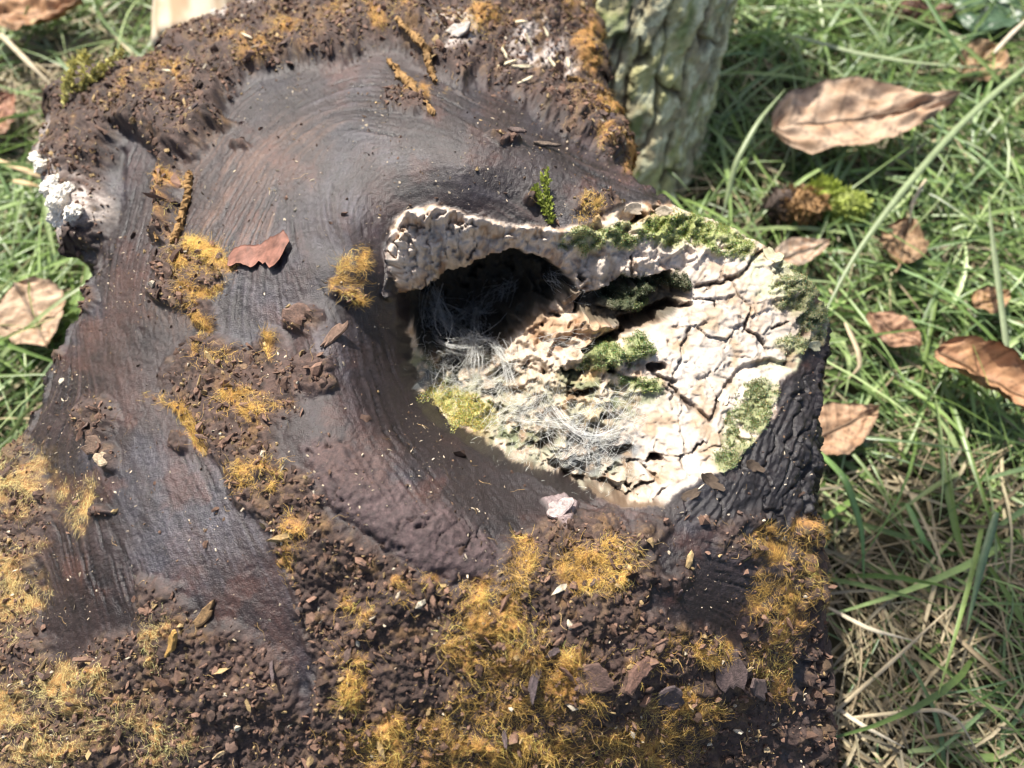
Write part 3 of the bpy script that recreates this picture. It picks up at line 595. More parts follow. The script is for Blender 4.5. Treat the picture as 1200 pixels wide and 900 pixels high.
# surface lookup on the log by pixel
UVG = (U, V)
def on_log(u, v):
    d = (U - u) ** 2 + (V - v) ** 2; d = np.where(keep, d, 1e9)
    # nearest to camera among close candidates
    cand = np.where(d < 9)[0]
    if len(cand) == 0: return int(np.argmin(d))
    return int(cand[np.argmin(((P[cand] - np.array([0, 0, HC])) ** 2).sum(1))])

# ------------------------------------------------------------------ flakes of pale crust along the hollow's lip (parts)
r4 = np.random.default_rng(14)
def flake(name, u, v, su, sv, ang, thick, col, parent, mat, curl=.25, lift=.0006, seed=0, tilt=0.0):
    """irregular thick chip lying on the log: ragged outline, warped, real thickness. sizes in metres"""
    r = np.random.default_rng(seed); i = on_log(u, v); nn = NF[i] * .6 - FWD * .4 ; nn /= np.linalg.norm(nn)
    ex = np.array([math.cos(R(ang)), -math.sin(R(ang)) * UPV[1], -math.sin(R(ang)) * UPV[2]]); ex = ex - nn * (ex @ nn); ex /= np.linalg.norm(ex); ey = np.cross(nn, ex)
    ns = 18; th = np.linspace(0, 2 * np.pi, ns, endpoint=False); rr = 1 + .16 * np.sin(th * 2 + r.random() * 6) + .12 * np.sin(th * 3 + r.random() * 6) + .10 * r.standard_normal(ns)
    rings = [(.0, 1), (.45, 1), (.8, 1), (1.0, 1), (1.02, 0), (.6, 0), (0, 0)]
    V_ = []
    for s, top in rings:
        x = su * s * rr * np.cos(th); y = sv * s * rr * np.sin(th)
        h = curl * (x * x / su + y * y / sv * .4) + .10 * su * np.sin(x / su * 5 + r.random()) * s * .3 + (thick if top else 0) * (1 - .3 * (s > .99)) + tilt * x
        V_.append(P[i] + nn * (lift + h)[:, None] + ex * x[:, None] + ey * y[:, None])
    v_ = np.concatenate(V_); k = len(rings); idx = np.arange(k * ns).reshape(k, ns); j = np.roll(np.arange(ns), -1)
    f = np.stack([idx[:-1], idx[1:], idx[1:][:, j], idx[:-1][:, j]], -1).reshape(-1, 4)
    t = np.array(col) * (1 + .18 * r.standard_normal((len(v_), 1))).clip(.5, 1.5)
    return make_mesh(name, v_, f, mat, parent, False, np.clip(t, .01, .8), .8, loc=tuple(P[i]))
for q, (u, v, a, b, an, cl) in enumerate([(745, 246, 4, 2, 10, 0), (775, 250, 4.5, 1.8, -10, 0), (905, 300, 4.5, 3, 60, 3), (925, 322, 4, 3.5, 50, 3), (955, 405, 3.5, 1.6, 20, 3), (850, 465, 2.5, 3.5, 0, 0), (885, 545, 3.5, 1.8, 40, 4), (835, 563, 4.5, 2.0, 25, 4), (810, 578, 3.5, 1.5, -15, 4)]):
    flake('crust_flake', u, v, a * .001, b * .001, an, .0005, [(.50, .42, .32), (.54, .46, .36), (.36, .23, .14), (.36, .34, .22), (.07, .05, .035)][cl], log, M_crust, .35, -.0002, 100 + q)
# purple-brown bark bits and slivers lying on the log (parts)
for q, (u, v, a, b, an, cl) in enumerate([(392, 392, 6.5, 1.7, -58, (.15, .09, .06)), (356, 372, 5, 3.5, 20, (.12, .07, .05)), (640, 170, 5, 1.2, -10, (.12, .085, .06)), (605, 160, 4, 1.2, 15, (.09, .06, .05)), (128, 540, 2.8, 2.5, 0, (.30, .23, .15)), (112, 520, 4, 3, 20, (.12, .075, .05)),
                                            (780, 810, 5, 4, -80, (.07, .05, .05)), (850, 780, 4.5, 8, 0, (.075, .05, .045)), (880, 800, 6, 3, 30, (.08, .055, .05)), (740, 780, 7, 3, -30, (.13, .07, .05)), (690, 790, 6, 4, -20, (.11, .065, .05)), (655, 602, 4.5, 3, -60, (.36, .29, .27)), (535, 60, 5, 4, -40, (.34, .30, .26)), (620, 790, 1.2, 6, 15, (.07, .05, .05)), (628, 782, 1.2, 6, 15, (.08, .055, .055)), (240, 720, 5, 1.5, -50, (.16, .095, .04)), (215, 750, 6, 1.4, -45, (.38, .22, .06))]):
    flake('bark_chip', u, v, a * .001, b * .001, an, .0012, cl, log, M_wood, .1, .0006, 200 + q)
ixc = pick(soil * cell, 70, r4)
for q, i in enumerate(ixc):
    t_ = r4.random(); flake('bark_chip', float(U[i]), float(V[i]), .0010 + .0022 * r4.random() ** 2, .0005 + .0012 * r4.random() ** 2, 360 * r4.random(), .0005, [(.11, .07, .055), (.20, .125, .07), (.075, .052, .05), (.34, .25, .14)][int(t_ * 3.4)], log, M_wood, .15 * r4.standard_normal(), .0005, 400 + q, .5 * r4.standard_normal())
for q, (u, v, L, an) in enumerate([(598, 48, 24, 10), (610, 66, 20, 55), (604, 92, 40, -18), (585, 80, 16, 80), (612, 106, 26, -38), (628, 58, 18, 70), (590, 88, 30, -30), (640, 90, 22, 60), (655, 92, 20, 80), (300, 70, 16, 30), (205, 100, 12, 0)]):
    flake('wood_splinter', u, v, L * .5 * .00036, .0007, an, .0008, (.62, .53, .36), log, M_crust, .02, .001, 300 + q)
# ochre bark strips
for q, (pts, rad) in enumerate([([(222, 200), (218, 235), (206, 285)], .0016), ([(200, 215), (193, 250), (188, 285)], .0009), ([(455, 70), (480, 100), (508, 132)], .0018), ([(470, 45), (500, 75), (508, 95)], .0016), ([(655, 110), (690, 120), (745, 130)], .0015)]):
    pp = np.array([P[on_log(a, b)] - FWD * .0018 for a, b in pts]); s = np.linspace(0, 2, 40); path = np.stack([np.interp(s, [0, 1, 2], pp[:, a]) for a in range(3)], 1)
    path += r4.standard_normal(path.shape) * .00025; rr = rad * (.45 + .55 * np.sin(np.linspace(.25, 2.9, 40))) * (1 + .2 * r4.standard_normal(40))
    v_, f, k = tubes(path[None], rr[None], 9); v_ = v_ + r4.standard_normal(v_.shape) * rad * .22
    make_mesh('bark_strip', v_, f, M_soil, log, False, np.array([.26, .15, .055]) * (.45 + .9 * r4.random((len(v_), 1))), .8, loc=tuple(pp[1]))
# white fungus crust lumps on the far left edge
for q, (u, v, s) in enumerate([(100, 240, 5.5), (88, 225, 4.5), (112, 258, 4.5), (95, 262, 4), (76, 205, 3.5), (70, 185, 3), (84, 250, 3.6), (308, 6, 4), (292, 10, 3.5), (322, 16, 3.2), (262, 24, 2.4)]):
    i = on_log(u, v); tv, ff = ICO4; k = len(tv); w_ = 1 + .55 * fbm(tv[:, 0] * 3 + q * 7, tv[:, 1] * 3 + tv[:, 2] * 2.3, 1.3, 4, 340 + q) + .25 * fbm(tv[:, 2] * 5 + q, tv[:, 0] * 4 - tv[:, 1] * 3, .6, 2, 350); vv = [P[i] - FWD * s * .0002 + (rand_rot(1, r4)[0] @ (tv * w_[:, None] * np.array([1.15, .8, .6])).T).T * s * .001 * 1.2]
    make_mesh('fungus_lump', vv[0], ff, M_crust, log, False, np.array([.78, .73, .63]) * (.75 + .35 * r4.random((k, 1))), .8, loc=tuple(P[i]))

# ------------------------------------------------------------------ leaf builder
def leaf(name, label, cu, cv, z, length, width, ang, col, col2, fold=.25, bend=.15, curl=0.0, wave=.06, seed=0, tip=1.0, stem=True, tilt=(0, 0), mat=None, roll=0.0, cat='leaf', tear=.04, group=None):
    """dead leaf: pointed oval blade folded on its midrib, bent along its length, with midrib, side veins and stalk"""
    r = np.random.default_rng(seed); nl, nw = 54, 29
    s = np.linspace(0, 1, nl); wv = np.linspace(-1, 1, nw)
    half = width * .5 * (np.sin(np.pi * s ** (.62 if tip > 1.5 else .80 if tip > .8 else 1.1)) ** .8) * (1 - .15 * s) + .0006
    half = half * (1 + tear * 2 * pn(s * 9, s * 0 + seed, seed) + tear * 1.2 * pn(s * 27, s * 0 + seed, seed + 9))
    S, W_ = np.meshgrid(s, wv, indexing='ij'); Hf = half[:, None]
    y = W_ * Hf * (1 + tear * pn(S * 14, np.sign(W_) * 3 + seed, seed + 1)); x = (S - .5) * length
    vein = np.abs(((S * 7 - np.abs(W_) * .9) % 1) - .5)
    zz = fold * np.abs(y) + bend * length * (4 * (S - .5) ** 2) * .5 + wave * width * fbm(S * 5 + seed, W_ * 2, 1.3, 2, seed + 2) + .0011 * np.abs(np.cos(vein * np.pi)) * ss(.03, .2, np.abs(W_)) * min(1, width / .05) + .02 * width * fbm(S * 20 + seed, W_ * 9, 1.0, 3, seed + 12)
    if roll:
        t = y / (width * .5) * roll; y = np.sin(t) * width * .5 / roll; zz = zz + (1 - np.cos(t)) * width * .5 / roll
    if curl: zz = zz + curl * length * S ** 3; x = x - curl * length * .35 * S ** 4
    pts = np.stack([x, y, zz], -1).reshape(-1, 3); th = np.array([0, 0, .00014])
    n0 = len(pts); i = np.arange(n0).reshape(nl, nw)
    f = np.stack([i[:-1, :-1], i[1:, :-1], i[1:, 1:], i[:-1, 1:]], -1).reshape(-1, 4)
    loop = np.concatenate([i[0, :], i[1:, -1], i[-1, -2::-1], i[-2:0:-1, 0]]); l2 = np.roll(loop, -1)
    fs = np.stack([loop, loop + n0, l2 + n0, l2], 1)
    allv = np.concatenate([pts + th, pts - th]); allf = np.concatenate([f, f[:, ::-1] + n0, fs])
    k = ss(-.35, .45, fbm(S * 6 + seed, W_ * 3, 1.0, 3, seed + 4)).reshape(-1, 1); t = np.array(col) * (1 - k) + np.array(col2) * k
    spot = ss(.34, .5, fbm(S * 11, W_ * 5 + seed, 1.0, 2, seed + 8)).reshape(-1, 1); t = t * (1 - .55 * spot)
    vd = (1 - .45 * ss(.10, .02, vein) - .35 * ss(.12, .03, np.abs(W_)) + .25 * fbm(S * 30, W_ * 14, 1, 2, seed + 13) - .3 * ss(.8, 1., np.abs(W_))).reshape(-1, 1); t = t * vd
    loc = at(cu, cv, z); e = Matrix.Rotation(R(ang), 4, 'Z') @ Matrix.Rotation(R(tilt[0]), 4, 'X') @ Matrix.Rotation(R(tilt[1]), 4, 'Y')
    o = make_mesh(name, allv, allf, mat or M_leaf, None, True, np.concatenate([t, t * .9])); o.location = loc; o.rotation_euler = e.to_euler(); tag(o, label, cat, group)
    mid = pts.reshape(nl, nw, 3)[:, nw // 2]; path = mid[1:-1] + np.array([0, 0, .0005])
    v_, f_, _ = tubes(path[None], (np.linspace(.0012, .0004, len(path)))[None], 5); m = make_mesh('midrib', v_, f_, mat or M_leaf, None, True, np.tile(np.array(col) * .38, (len(v_), 1))); m.parent = o
    if stem:
        q = np.linspace(0, 1, 8); st = np.stack([mid[0, 0] - q * length * .22, q * q * length * .05, mid[0, 2] + q * length * .03 * (1 - q)], 1)
        v_, f_, _ = tubes(st[None], np.linspace(.0008, .0010, 8)[None], 5); m = make_mesh('stalk', v_, f_, mat or M_leaf, None, True, np.tile(np.array(col) * .6, (len(v_), 1))); m.parent = o
    return o
TAN = (.46, .30, .19); TAN2 = (.34, .20, .115); ORG = (.46, .24, .12); RED = (.33, .15, .10)
leaf('dead_leaf', 'large tan dead leaf with dark midrib, lying open on the grass beyond the hollow', 1012, 138, .032, .122, .058, 11, (.50, .36, .25), (.40, .25, .15), .22, .08, wave=.16, seed=1, tip=2, tilt=(4, -3), stem=False)
leaf('dead_leaf', 'orange-brown curled leaf rolled into a tube at the right edge of the photo', 1160, 448, .022, .064, .044, -36, (.44, .25, .13), (.36, .19, .10), .05, .10, curl=.05, wave=.10, seed=2, roll=1.75, stem=False)
leaf('dead_leaf', 'small pinkish brown leaf lying level with the hollow on the right grass', 1046, 388, .016, .034, .024, -38, (.36, .21, .13), (.30, .17, .10), .2, .1, wave=.2, seed=3, tip=.5, stem=False)
leaf('dead_leaf', 'small round brown leaf with a long curved pale stalk', 1058, 286, .016, .036, .029, 68, (.34, .22, .12), (.25, .15, .08), .15, .2, wave=.2, seed=4, tip=.5)
leaf('dead_leaf', 'pale brown leaf half hidden behind the right end of the log', 982, 502, .014, .050, .030, 25, (.40, .26, .16), TAN2, .2, .1, wave=.15, seed=5, stem=False)
leaf('dead_leaf', 'small pale leaf beside the mossy tip of the log', 938, 296, .018, .038, .018, 20, (.46, .36, .27), TAN2, .3, .1, wave=.15, seed=6, stem=False)
leaf('dead_leaf', 'pale tan leaf standing against the left flank of the log', 40, 372, .018, .052, .042, -55, (.52, .37, .25), (.42, .28, .18), .12, .1, wave=.1, seed=7, stem=False)
leaf('dead_leaf', 'curled orange-brown leaf in the top left corner', 40, 18, .020, .074, .046, 12, (.42, .24, .12), (.34, .18, .09), .3, .2, wave=.2, seed=8, stem=False)
leaf('dead_leaf', 'reddish leaf cut by the left edge of the photo', -6, 140, .016, .046, .034, 70, (.40, .20, .13), TAN2, .3, .1, wave=.2, seed=9, stem=False)
leaf('dead_leaf', 'tiny brown leaf scrap among grass above the rolled leaf', 1160, 352, .016, .026, .018, 20, (.36, .22, .10), TAN2, .2, .1, wave=.2, seed=10, stem=False)
leaf('dead_leaf', 'light brown leaf scrap near the upper right edge, under bent straws', 1148, 76, .014, .042, .034, 40, (.42, .29, .16), TAN2, .2, .1, wave=.25, seed=15, tip=.5, stem=False)
leaf('green_leaf', 'broad dull green leaf lying at the top right edge', 1152, 12, .012, .068, .058, 60, (.10, .17, .09), (.07, .13, .065), .1, .08, wave=.08, seed=11, tip=.5, stem=False, mat=M_grass)
leaf('dead_leaf', 'dark red-brown leaf scrap under grass at the top right', 1085, 18, .010, .050, .030, 0, (.12, .06, .04), (.16, .08, .05), .2, .1, wave=.2, seed=16, stem=False)
# the reddish leaf scrap on the log
i = on_log(302, 300); pz = P[i]
def chip():
    r = np.random.default_rng(5); nx, ny = 26, 12; s = np.linspace(0, 1, nx); t = np.linspace(0, 1, ny); S, T = np.meshgrid(s, t, indexing='ij')
    top = np.interp(s, [0, .08, .3, .55, .66, .78, .88, 1], [.62, .80, .80, .72, .86, .82, .96, .60]); bot = np.interp(s, [0, .1, .25, .38, .46, .55, .66, .72, .86, 1], [.40, .30, .32, .10, .22, .22, .16, -.02, .02, .52]) + .03 * r.standard_normal(nx)
    top = top + .02 * r.standard_normal(nx)
    x = (S - .5) * .0250; y = (bot[:, None] + (top - bot)[:, None] * T - .45) * .0125; z = .0007 * np.sin(S * 9) + .0012 * (T - .4) ** 2 + .0016 + .0012 * S
    x = x * math.cos(.05) - y * math.sin(.05); wx_ = pz[0] + x; wy_ = pz[1] + y * 1.25; pts = np.stack([x, y * 1.25, BASE(wx_, wy_) - pz[2] + z * .7 + .0006], -1).reshape(-1, 3); n0 = len(pts); i_ = np.arange(n0).reshape(nx, ny); f = np.stack([i_[:-1, :-1], i_[1:, :-1], i_[1:, 1:], i_[:-1, 1:]], -1).reshape(-1, 4)
    loop = np.concatenate([i_[0, :], i_[1:, -1], i_[-1, -2::-1], i_[-2:0:-1, 0]]); l2 = np.roll(loop, -1); th = np.array([0, 0, .0002])
    o = make_mesh('leaf_scrap', np.concatenate([pts + th, pts - th]), np.concatenate([f, f[:, ::-1] + n0, np.stack([loop, loop + n0, l2 + n0, l2], 1)]), M_leaf, None, True, np.tile(np.array([.25, .115, .08]), (2 * n0, 1)) * (.8 + .25 * r.random((2 * n0, 1))) * (1 + .9 * np.tile(fbm(x.ravel() * 1000, y.ravel() * 1000, 3, 3, 360), 2)[:, None]).clip(.4, 1.7))
    o.location = tuple(pz)
    tag(o, 'small torn reddish leaf scrap lying on the bare wood of the log', 'leaf scrap')
chip()

# ------------------------------------------------------------------ cobweb in the hollow
def cobweb():
    r = np.random.default_rng(21); A = [(500, 345), (505, 372), (520, 398), (545, 385), (560, 372), (590, 345), (612, 340), (500, 430), (505, 462), (520, 440), (545, 450), (560, 460), (590, 455), (605, 430), (585, 410), (562, 402), (540, 410), (515, 415), (620, 480), (650, 500), (680, 510), (700, 480), (640, 460), (600, 500), (570, 505), (690, 540), (665, 550), (720, 520), (740, 470), (690, 400), (660, 330), (690, 345), (715, 470), (745, 500), (495, 380), (500, 400), (640, 400), (760, 370), (765, 400)]
    pos = []
    for a, b in A: pos.append(P[on_log(a, b)])
    pos = np.array(pos); hub = np.array([P[on_log(552, 402)] - FWD * .012, P[on_log(520, 402)] - FWD * .014, P[on_log(575, 412)] - FWD * .008])
    paths = []; rad = []
    def th(p, q, rr, sag=.08):
        s = np.linspace(0, 1, 9); L = np.linalg.norm(q - p); w_ = r.standard_normal(3); w_ /= np.linalg.norm(w_); w_[2] -= .8
        paths.append(p + (q - p) * s[:, None] + (np.sin(np.pi * s) * sag * L)[:, None] * w_ + r.standard_normal((9, 3)) * .00012); rad.append(np.full(9, rr))
    for h in hub:
        for j in r.choice(20, 5, replace=False): th(h + r.standard_normal(3) * .003, pos[j], .00004 + .00006 * r.random(), .2)
    [th(hub[a] + r.standard_normal(3) * .0025, q + r.standard_normal(3) * .0025, .00006 + .0001 * r.random(), .16) for a, q in ((0, hub[1]), (0, hub[2]), (2, pos[13]), (0, pos[16]), (1, pos[1]), (1, pos[0])) for _ in range(4)]
    for _ in range(900):
        j = r.integers(0, len(pos)); d = np.linalg.norm(pos - pos[j], axis=1); near = np.where((d < .022) & (d > .001))[0]
        if len(near) == 0: continue
        q = pos[r.choice(near)]; jit = lambda: r.standard_normal(3) * .0028 - FWD * (.001 + .003 * r.random())
        th(pos[j] + jit(), q + jit(), .000025 + .00005 * r.random() ** 2, .22)
    for _ in range(420):
        b_ = [(545, 398, 30, 14, .010), (515, 412, 16, 22, .009), (578, 420, 22, 16, .006), (655, 500, 45, 26, .003), (700, 535, 28, 18, .003), (600, 470, 40, 18, .003)][int(r.choice(6, p=[.28, .14, .16, .2, .1, .12]))]
        p = P[on_log(b_[0] + b_[2] * r.standard_normal() * .6, b_[1] + b_[3] * r.standard_normal() * .6)] - FWD * b_[4] * r.random(); d_ = r.standard_normal(3); d_ /= np.linalg.norm(d_); d_[2] *= .5; pp = [p]; st_ = .0004 + .0006 * r.random()
        for _k in range(8):
            d_ = d_ + .55 * r.standard_normal(3); d_ /= np.linalg.norm(d_); p = p + d_ * st_; pp.append(p)
        paths.append(np.array(pp)); rad.append(np.full(9, .00003 + .00006 * r.random() ** 2))
    for pl, lf in (([(500, 375), (522, 396), (552, 405)], .011), ([(526, 390), (546, 405), (528, 442)], .009), ([(550, 403), (576, 407), (598, 452)], .009), ([(500, 402), (522, 410), (552, 405)], .010), ([(548, 403), (556, 425), (554, 446)], .008), ([(600, 498), (642, 506), (690, 500)], .004), ([(650, 478), (690, 515), (735, 508)], .004), ([(505, 350), (512, 380), (522, 398)], .010), ([(560, 372), (556, 390), (548, 404)], .010)):
        q = np.array([P[on_log(a, b)] for a, b in pl]); q[1] -= FWD * lf; t_ = np.linspace(0, 1, 9)[:, None]; cv_ = (1 - t_) ** 2 * q[0] + 2 * t_ * (1 - t_) * (q[1] * 2 - (q[0] + q[2]) / 2) + t_ ** 2 * q[2]
        for _k in range(16):
            w_ = r.standard_normal(3) * .0011; w2_ = r.standard_normal(3) * .0016; paths.append(cv_ + w_ * (1 - t_) + w2_ * t_ + r.standard_normal((9, 3)) * .00018); rad.append(np.full(9, .00003 + .00007 * r.random() ** 2))
    v_, f, _ = tubes(np.array(paths), np.array(rad), 3)
    o = make_mesh('cobweb', v_, f, M_web, None, True, np.tile([.80, .80, .77], (len(v_), 1)), loc=tuple(hub[0])); tag(o, 'white cobweb threads strung across the dark corner of the hollow', 'cobweb')
cobweb()

# ------------------------------------------------------------------ moss sprigs
def sprig(label, stems, col, seed, name='moss_sprig', lift=.004, leafL=.0018):
    """stems: list of pixel polylines with heights above the log"""
    r = np.random.default_rng(seed); e = None
    for st in stems:
        p = np.array([at(a, b, zz) for a, b, zz in st]); 
        if e is None: e = empty(name, tuple(p[0])); tag(e, label, 'moss')
        s = np.linspace(0, len(p) - 1, 26); path = np.stack([np.interp(s, np.arange(len(p)), p[:, a]) for a in range(3)], 1) + r.standard_normal((26, 3)) * .0003
        v_, f, _ = tubes(path[None], np.linspace(.0006, .0003, 26)[None], 4); make_mesh('stem', v_, f, M_moss, e, True, np.tile(np.array(col) * .6, (len(v_), 1)))
        n = 130; b = path[r.integers(0, 26, n)]; t = path[-1] - path[0]; t /= np.linalg.norm(t); d = r.standard_normal((n, 3)) * .8 + t * .9; d /= np.linalg.norm(d, axis=1, keepdims=True)
        sd_ = np.cross(d, r.standard_normal((n, 3))); sd_ /= np.linalg.norm(sd_, axis=1, keepdims=True); L = leafL * (.6 + .8 * r.random((n, 1))); W_ = L * .24
        vv = np.stack([b, b + d * L * .5 + sd_ * W_, b + d * L, b + d * L * .5 - sd_ * W_], 1).reshape(-1, 3); i_ = np.arange(n)[:, None] * 4
        make_mesh('foliage', vv, np.concatenate([i_ + [0, 1, 2], i_ + [0, 2, 3]]), M_moss, e, False, np.repeat(np.array(col) * (.6 + .8 * r.random((n, 1))), 4, 0))
sprig('yellow-green moss sprigs standing on the far left corner of the log', [[(75, 160, .118), (76, 110, .128), (84, 72, .135)], [(92, 120, .118), (100, 92, .13), (98, 62, .135)], [(100, 105, .118), (118, 84, .126), (142, 60, .13)], [(95, 112, .118), (108, 98, .122), (120, 92, .124)], [(85, 130, .118), (80, 100, .126), (92, 68, .132)], [(88, 115, .12), (104, 104, .124), (114, 78, .128)]], (.46, .42, .14), 31, leafL=.0034)
z_ = P[on_log(640, 250)][2]
sprig('bright green moss tuft growing from a slit above the hollow', [[(646, 262, z_), (638, 240, z_ + .004), (630, 218, z_ + .007)], [(648, 258, z_), (640, 232, z_ + .005), (642, 200, z_ + .009)], [(640, 250, z_), (632, 236, z_ + .004), (626, 222, z_ + .005)], [(645, 240, z_ + .003), (640, 220, z_ + .006), (636, 206, z_ + .008)]], (.26, .30, .05), 32)
# ------------------------------------------------------------------ mossy stump behind the log
def stump():
    r = np.random.default_rng(41); foot = at(800, 215, 0.0); rad = .068
    cx, cy = foot[0] - rad * .84, foot[1] + rad * .55
    na, nz = 320, 210; th = np.linspace(0, 2 * np.pi, na, endpoint=False); zz = np.linspace(-.01, .20, nz); T, Z = np.meshgrid(th, zz); t, z = T.ravel(), Z.ravel()
    a = t * rad
    aw = a + .006 * fbm(a * 1, z, .05, 3, 51) + .2 * 0
    per = 2 * np.pi * rad / 13
    rg = (aw / per + .7 * fbm(aw, z, .035, 3, 55)); fr = np.abs((rg % 1) - .5) * 2         # fissured ridges
    ridge = ss(.98, .55, fr); w1_, w2_, id_ = worley(aw * 1000, z * 420, 11, 57); brk = ss(.10, .0, w2_ - w1_)
    ax_ = aw * 1000 + 9 * fbm(aw, z, .03, 4, 56); w1_, w2_, id_ = worley(ax_, z * 1000 * .22 + 6 * fbm(aw, z, .02, 3, 54), 17, 57); gap = w2_ - w1_
    ridge = ss(.01, .13, gap)
    d = .0058 * ridge * (.55 + .75 * id_) + .0050 * fbm(aw, z, .012, 4, 58) * ridge + .0011 * fbm(aw, z, .003, 2, 59)
    flare = .006 * np.exp(-np.maximum(z, 0) / .02) * (1 + .5 * np.sin(5 * t + 1))
    rr = rad + d + flare - .004
    lean = lambda x_, y_, z_: np.stack([x_ + .20 * z_, y_ + .75 * np.maximum(z_, 0), z_], -1)
    pts = lean(cx + rr * np.cos(t), cy + rr * np.sin(t), z)
    i = np.arange(na * nz).reshape(nz, na); i = np.hstack([i, i[:, :1]]); f = np.stack([i[:-1, :-1], i[:-1, 1:], i[1:, 1:], i[1:, :-1]], -1).reshape(-1, 4)
    k = ss(-.25, .35, fbm(aw, z, .03, 4, 60)); k2 = ss(.0, .22, fbm(aw, z, .008, 4, 62))
    c_ = np.tile([.33, .29, .18], (len(t), 1)); c_ = mix(c_, [.44, .43, .19], k * .85); c_ = mix(c_, [.60, .60, .40], k2 * .8 * ridge); c_ = mix(c_, [.075, .05, .035], (1 - ridge) * .9); c_ = mix(c_, [.15, .20, .06], ss(.15, .5, fbm(aw, z, .02, 3, 64)) * .7)
    e = empty('mossy_stump', (cx, cy, 0)); tag(e, 'stump with fissured bark and grey-green lichen leaning away right behind the log', 'stump')
    make_mesh('bark', pts, f, M_bark, e, True, c_, .85)
    # sawn top, concave and weathered
    nr = 30; q = np.linspace(0, 1, nr); Q, T2 = np.meshgrid(q, th[::4], indexing='ij'); rim = rr.reshape(nz, na)[-1][::4]
    x = cx + Q * rim * np.cos(T2); y = cy + Q * rim * np.sin(T2); zt = .20 + .004 * np.sin(Q * 60) * .3 + .003 * fbm(x, y, .05, 3, 66) * (1 - Q ** 4)
    m_ = T2.shape[1]; j = np.arange(nr * m_).reshape(nr, m_); j = np.hstack([j, j[:, :1]]); f = np.stack([j[:-1, :-1], j[1:, :-1], j[1:, 1:], j[:-1, 1:]], -1).reshape(-1, 4)
    make_mesh('cut_top', lean(x, y, zt).reshape(-1, 3), f, M_bark, e, True, np.tile([.28, .22, .15], (nr * m_, 1)) * (.8 + .3 * np.sin(Q * 90)).reshape(-1, 1), .85)
stump()

# ------------------------------------------------------------------ pale weathered branch piece at the top left
def pale_wood():
    r = np.random.default_rng(43); p0 = at(236, 70, .012); p1 = at(226, -150, .045); n = 60; na = 40
    s = np.linspace(0, 1, n); axis_ = (p1 - p0); L = np.linalg.norm(axis_); axis_ /= L; sx = np.cross(axis_, [0, 0, 1]); sx /= np.linalg.norm(sx); sy = np.cross(sx, axis_)
    S, T = np.meshgrid(s, np.linspace(0, 2 * np.pi, na, endpoint=False), indexing='ij')
    rr = .030 * (1 + .10 * np.cos(2 * T + .5) + .10 * fbm(S * 3, T * 3, 1, 3, 71) + .08 * pn(T * 5, S * 2, 72)) * (1 - .25 * S) * np.sqrt(np.clip(1 - (np.clip(.05 - S, 0, 1) / .05) ** 2, 0.02, 1))
    pts = p0 + S[..., None] * L * axis_ + (rr * np.cos(T))[..., None] * sx + (rr * np.sin(T))[..., None] * sy
    i = np.arange(n * na).reshape(n, na); i = np.hstack([i, i[:, :1]]); f = np.stack([i[:-1, :-1], i[:-1, 1:], i[1:, 1:], i[1:, :-1]], -1).reshape(-1, 4)
    k = ss(.0, .35, fbm(S * 4, T * 2, 1, 3, 73)).ravel(); st = ss(.1, .5, pn(T.ravel() * 4, S.ravel() * 1.2, 74))
    c_ = np.tile([.50, .42, .31], (n * na, 1)); c_ = mix(c_, [.30, .19, .10], k * .8); c_ = mix(c_, [.34, .22, .12], st * .8)
    o = make_mesh('branch_piece', pts.reshape(-1, 3), f, M_crust, None, True, c_, .8, loc=tuple(p0)); tag(o, 'pale barkless branch end poking out behind the log at top left', 'branch')
    fc_ = np.concatenate([i[0, :-1], []]).astype(int)
pale_wood()

# ------------------------------------------------------------------ grass
def blades(name, base, ang, length, width, lean, col, mat, seed, k=7, z0=0.0):
    """ribbon blades with a folded cross-section, leaning over and drooping; arrays of n"""
    r = np.random.default_rng(seed); n = len(base); s = np.linspace(0, 1, k)
    d = np.stack([np.cos(ang), np.sin(ang), np.zeros(n)], 1); side_ = np.stack([-np.sin(ang), np.cos(ang), np.zeros(n)], 1)
    L = length[:, None]
    el = (R(88) * (1 - lean))[:, None] * (1 - s) + (R(-18) * lean)[:, None] * s + R(20) * (1 - lean)[:, None] * 0      # elevation along the blade
    seg = L / (k - 1); dx = np.cos(el) * seg; dz = np.sin(el) * seg
    X = np.cumsum(dx, 1) - dx[:, :1]; Zz = np.cumsum(dz, 1) - dz[:, :1]
    bendv = r.standard_normal((n, 1)) * .22 * L * s * s
    path = base[:, None] + d[:, None] * X[..., None] + side_[:, None] * bendv[..., None]
    path[..., 2] = np.maximum(path[..., 2] + Zz, .0015 + .006 * r.random((n, 1)) * s)
    wd = width[:, None] * .5 * (1 - s ** 2.2) * (.55 + .45 * np.minimum(1, s * 5)) + .00012
    tw = r.standard_normal((n, 1)) * .9 * s + r.standard_normal((n, 1)) * .5
    sv_ = side_[:, None] * np.cos(tw)[..., None] + np.array([0, 0, 1.]) * np.sin(tw)[..., None]
    up = np.cross(np.broadcast_to(d[:, None], sv_.shape), sv_)
    v = np.stack([path - sv_ * wd[..., None] + up * (wd * .35)[..., None], path, path + sv_ * wd[..., None] + up * (wd * .35)[..., None]], 2)
    idx = np.arange(n * k * 3).reshape(n, k, 3)
    f = np.stack([idx[:, :-1, :-1], idx[:, :-1, 1:], idx[:, 1:, 1:], idx[:, 1:, :-1]], -1).reshape(-1, 4)
    return v.reshape(-1, 3), f, k * 3
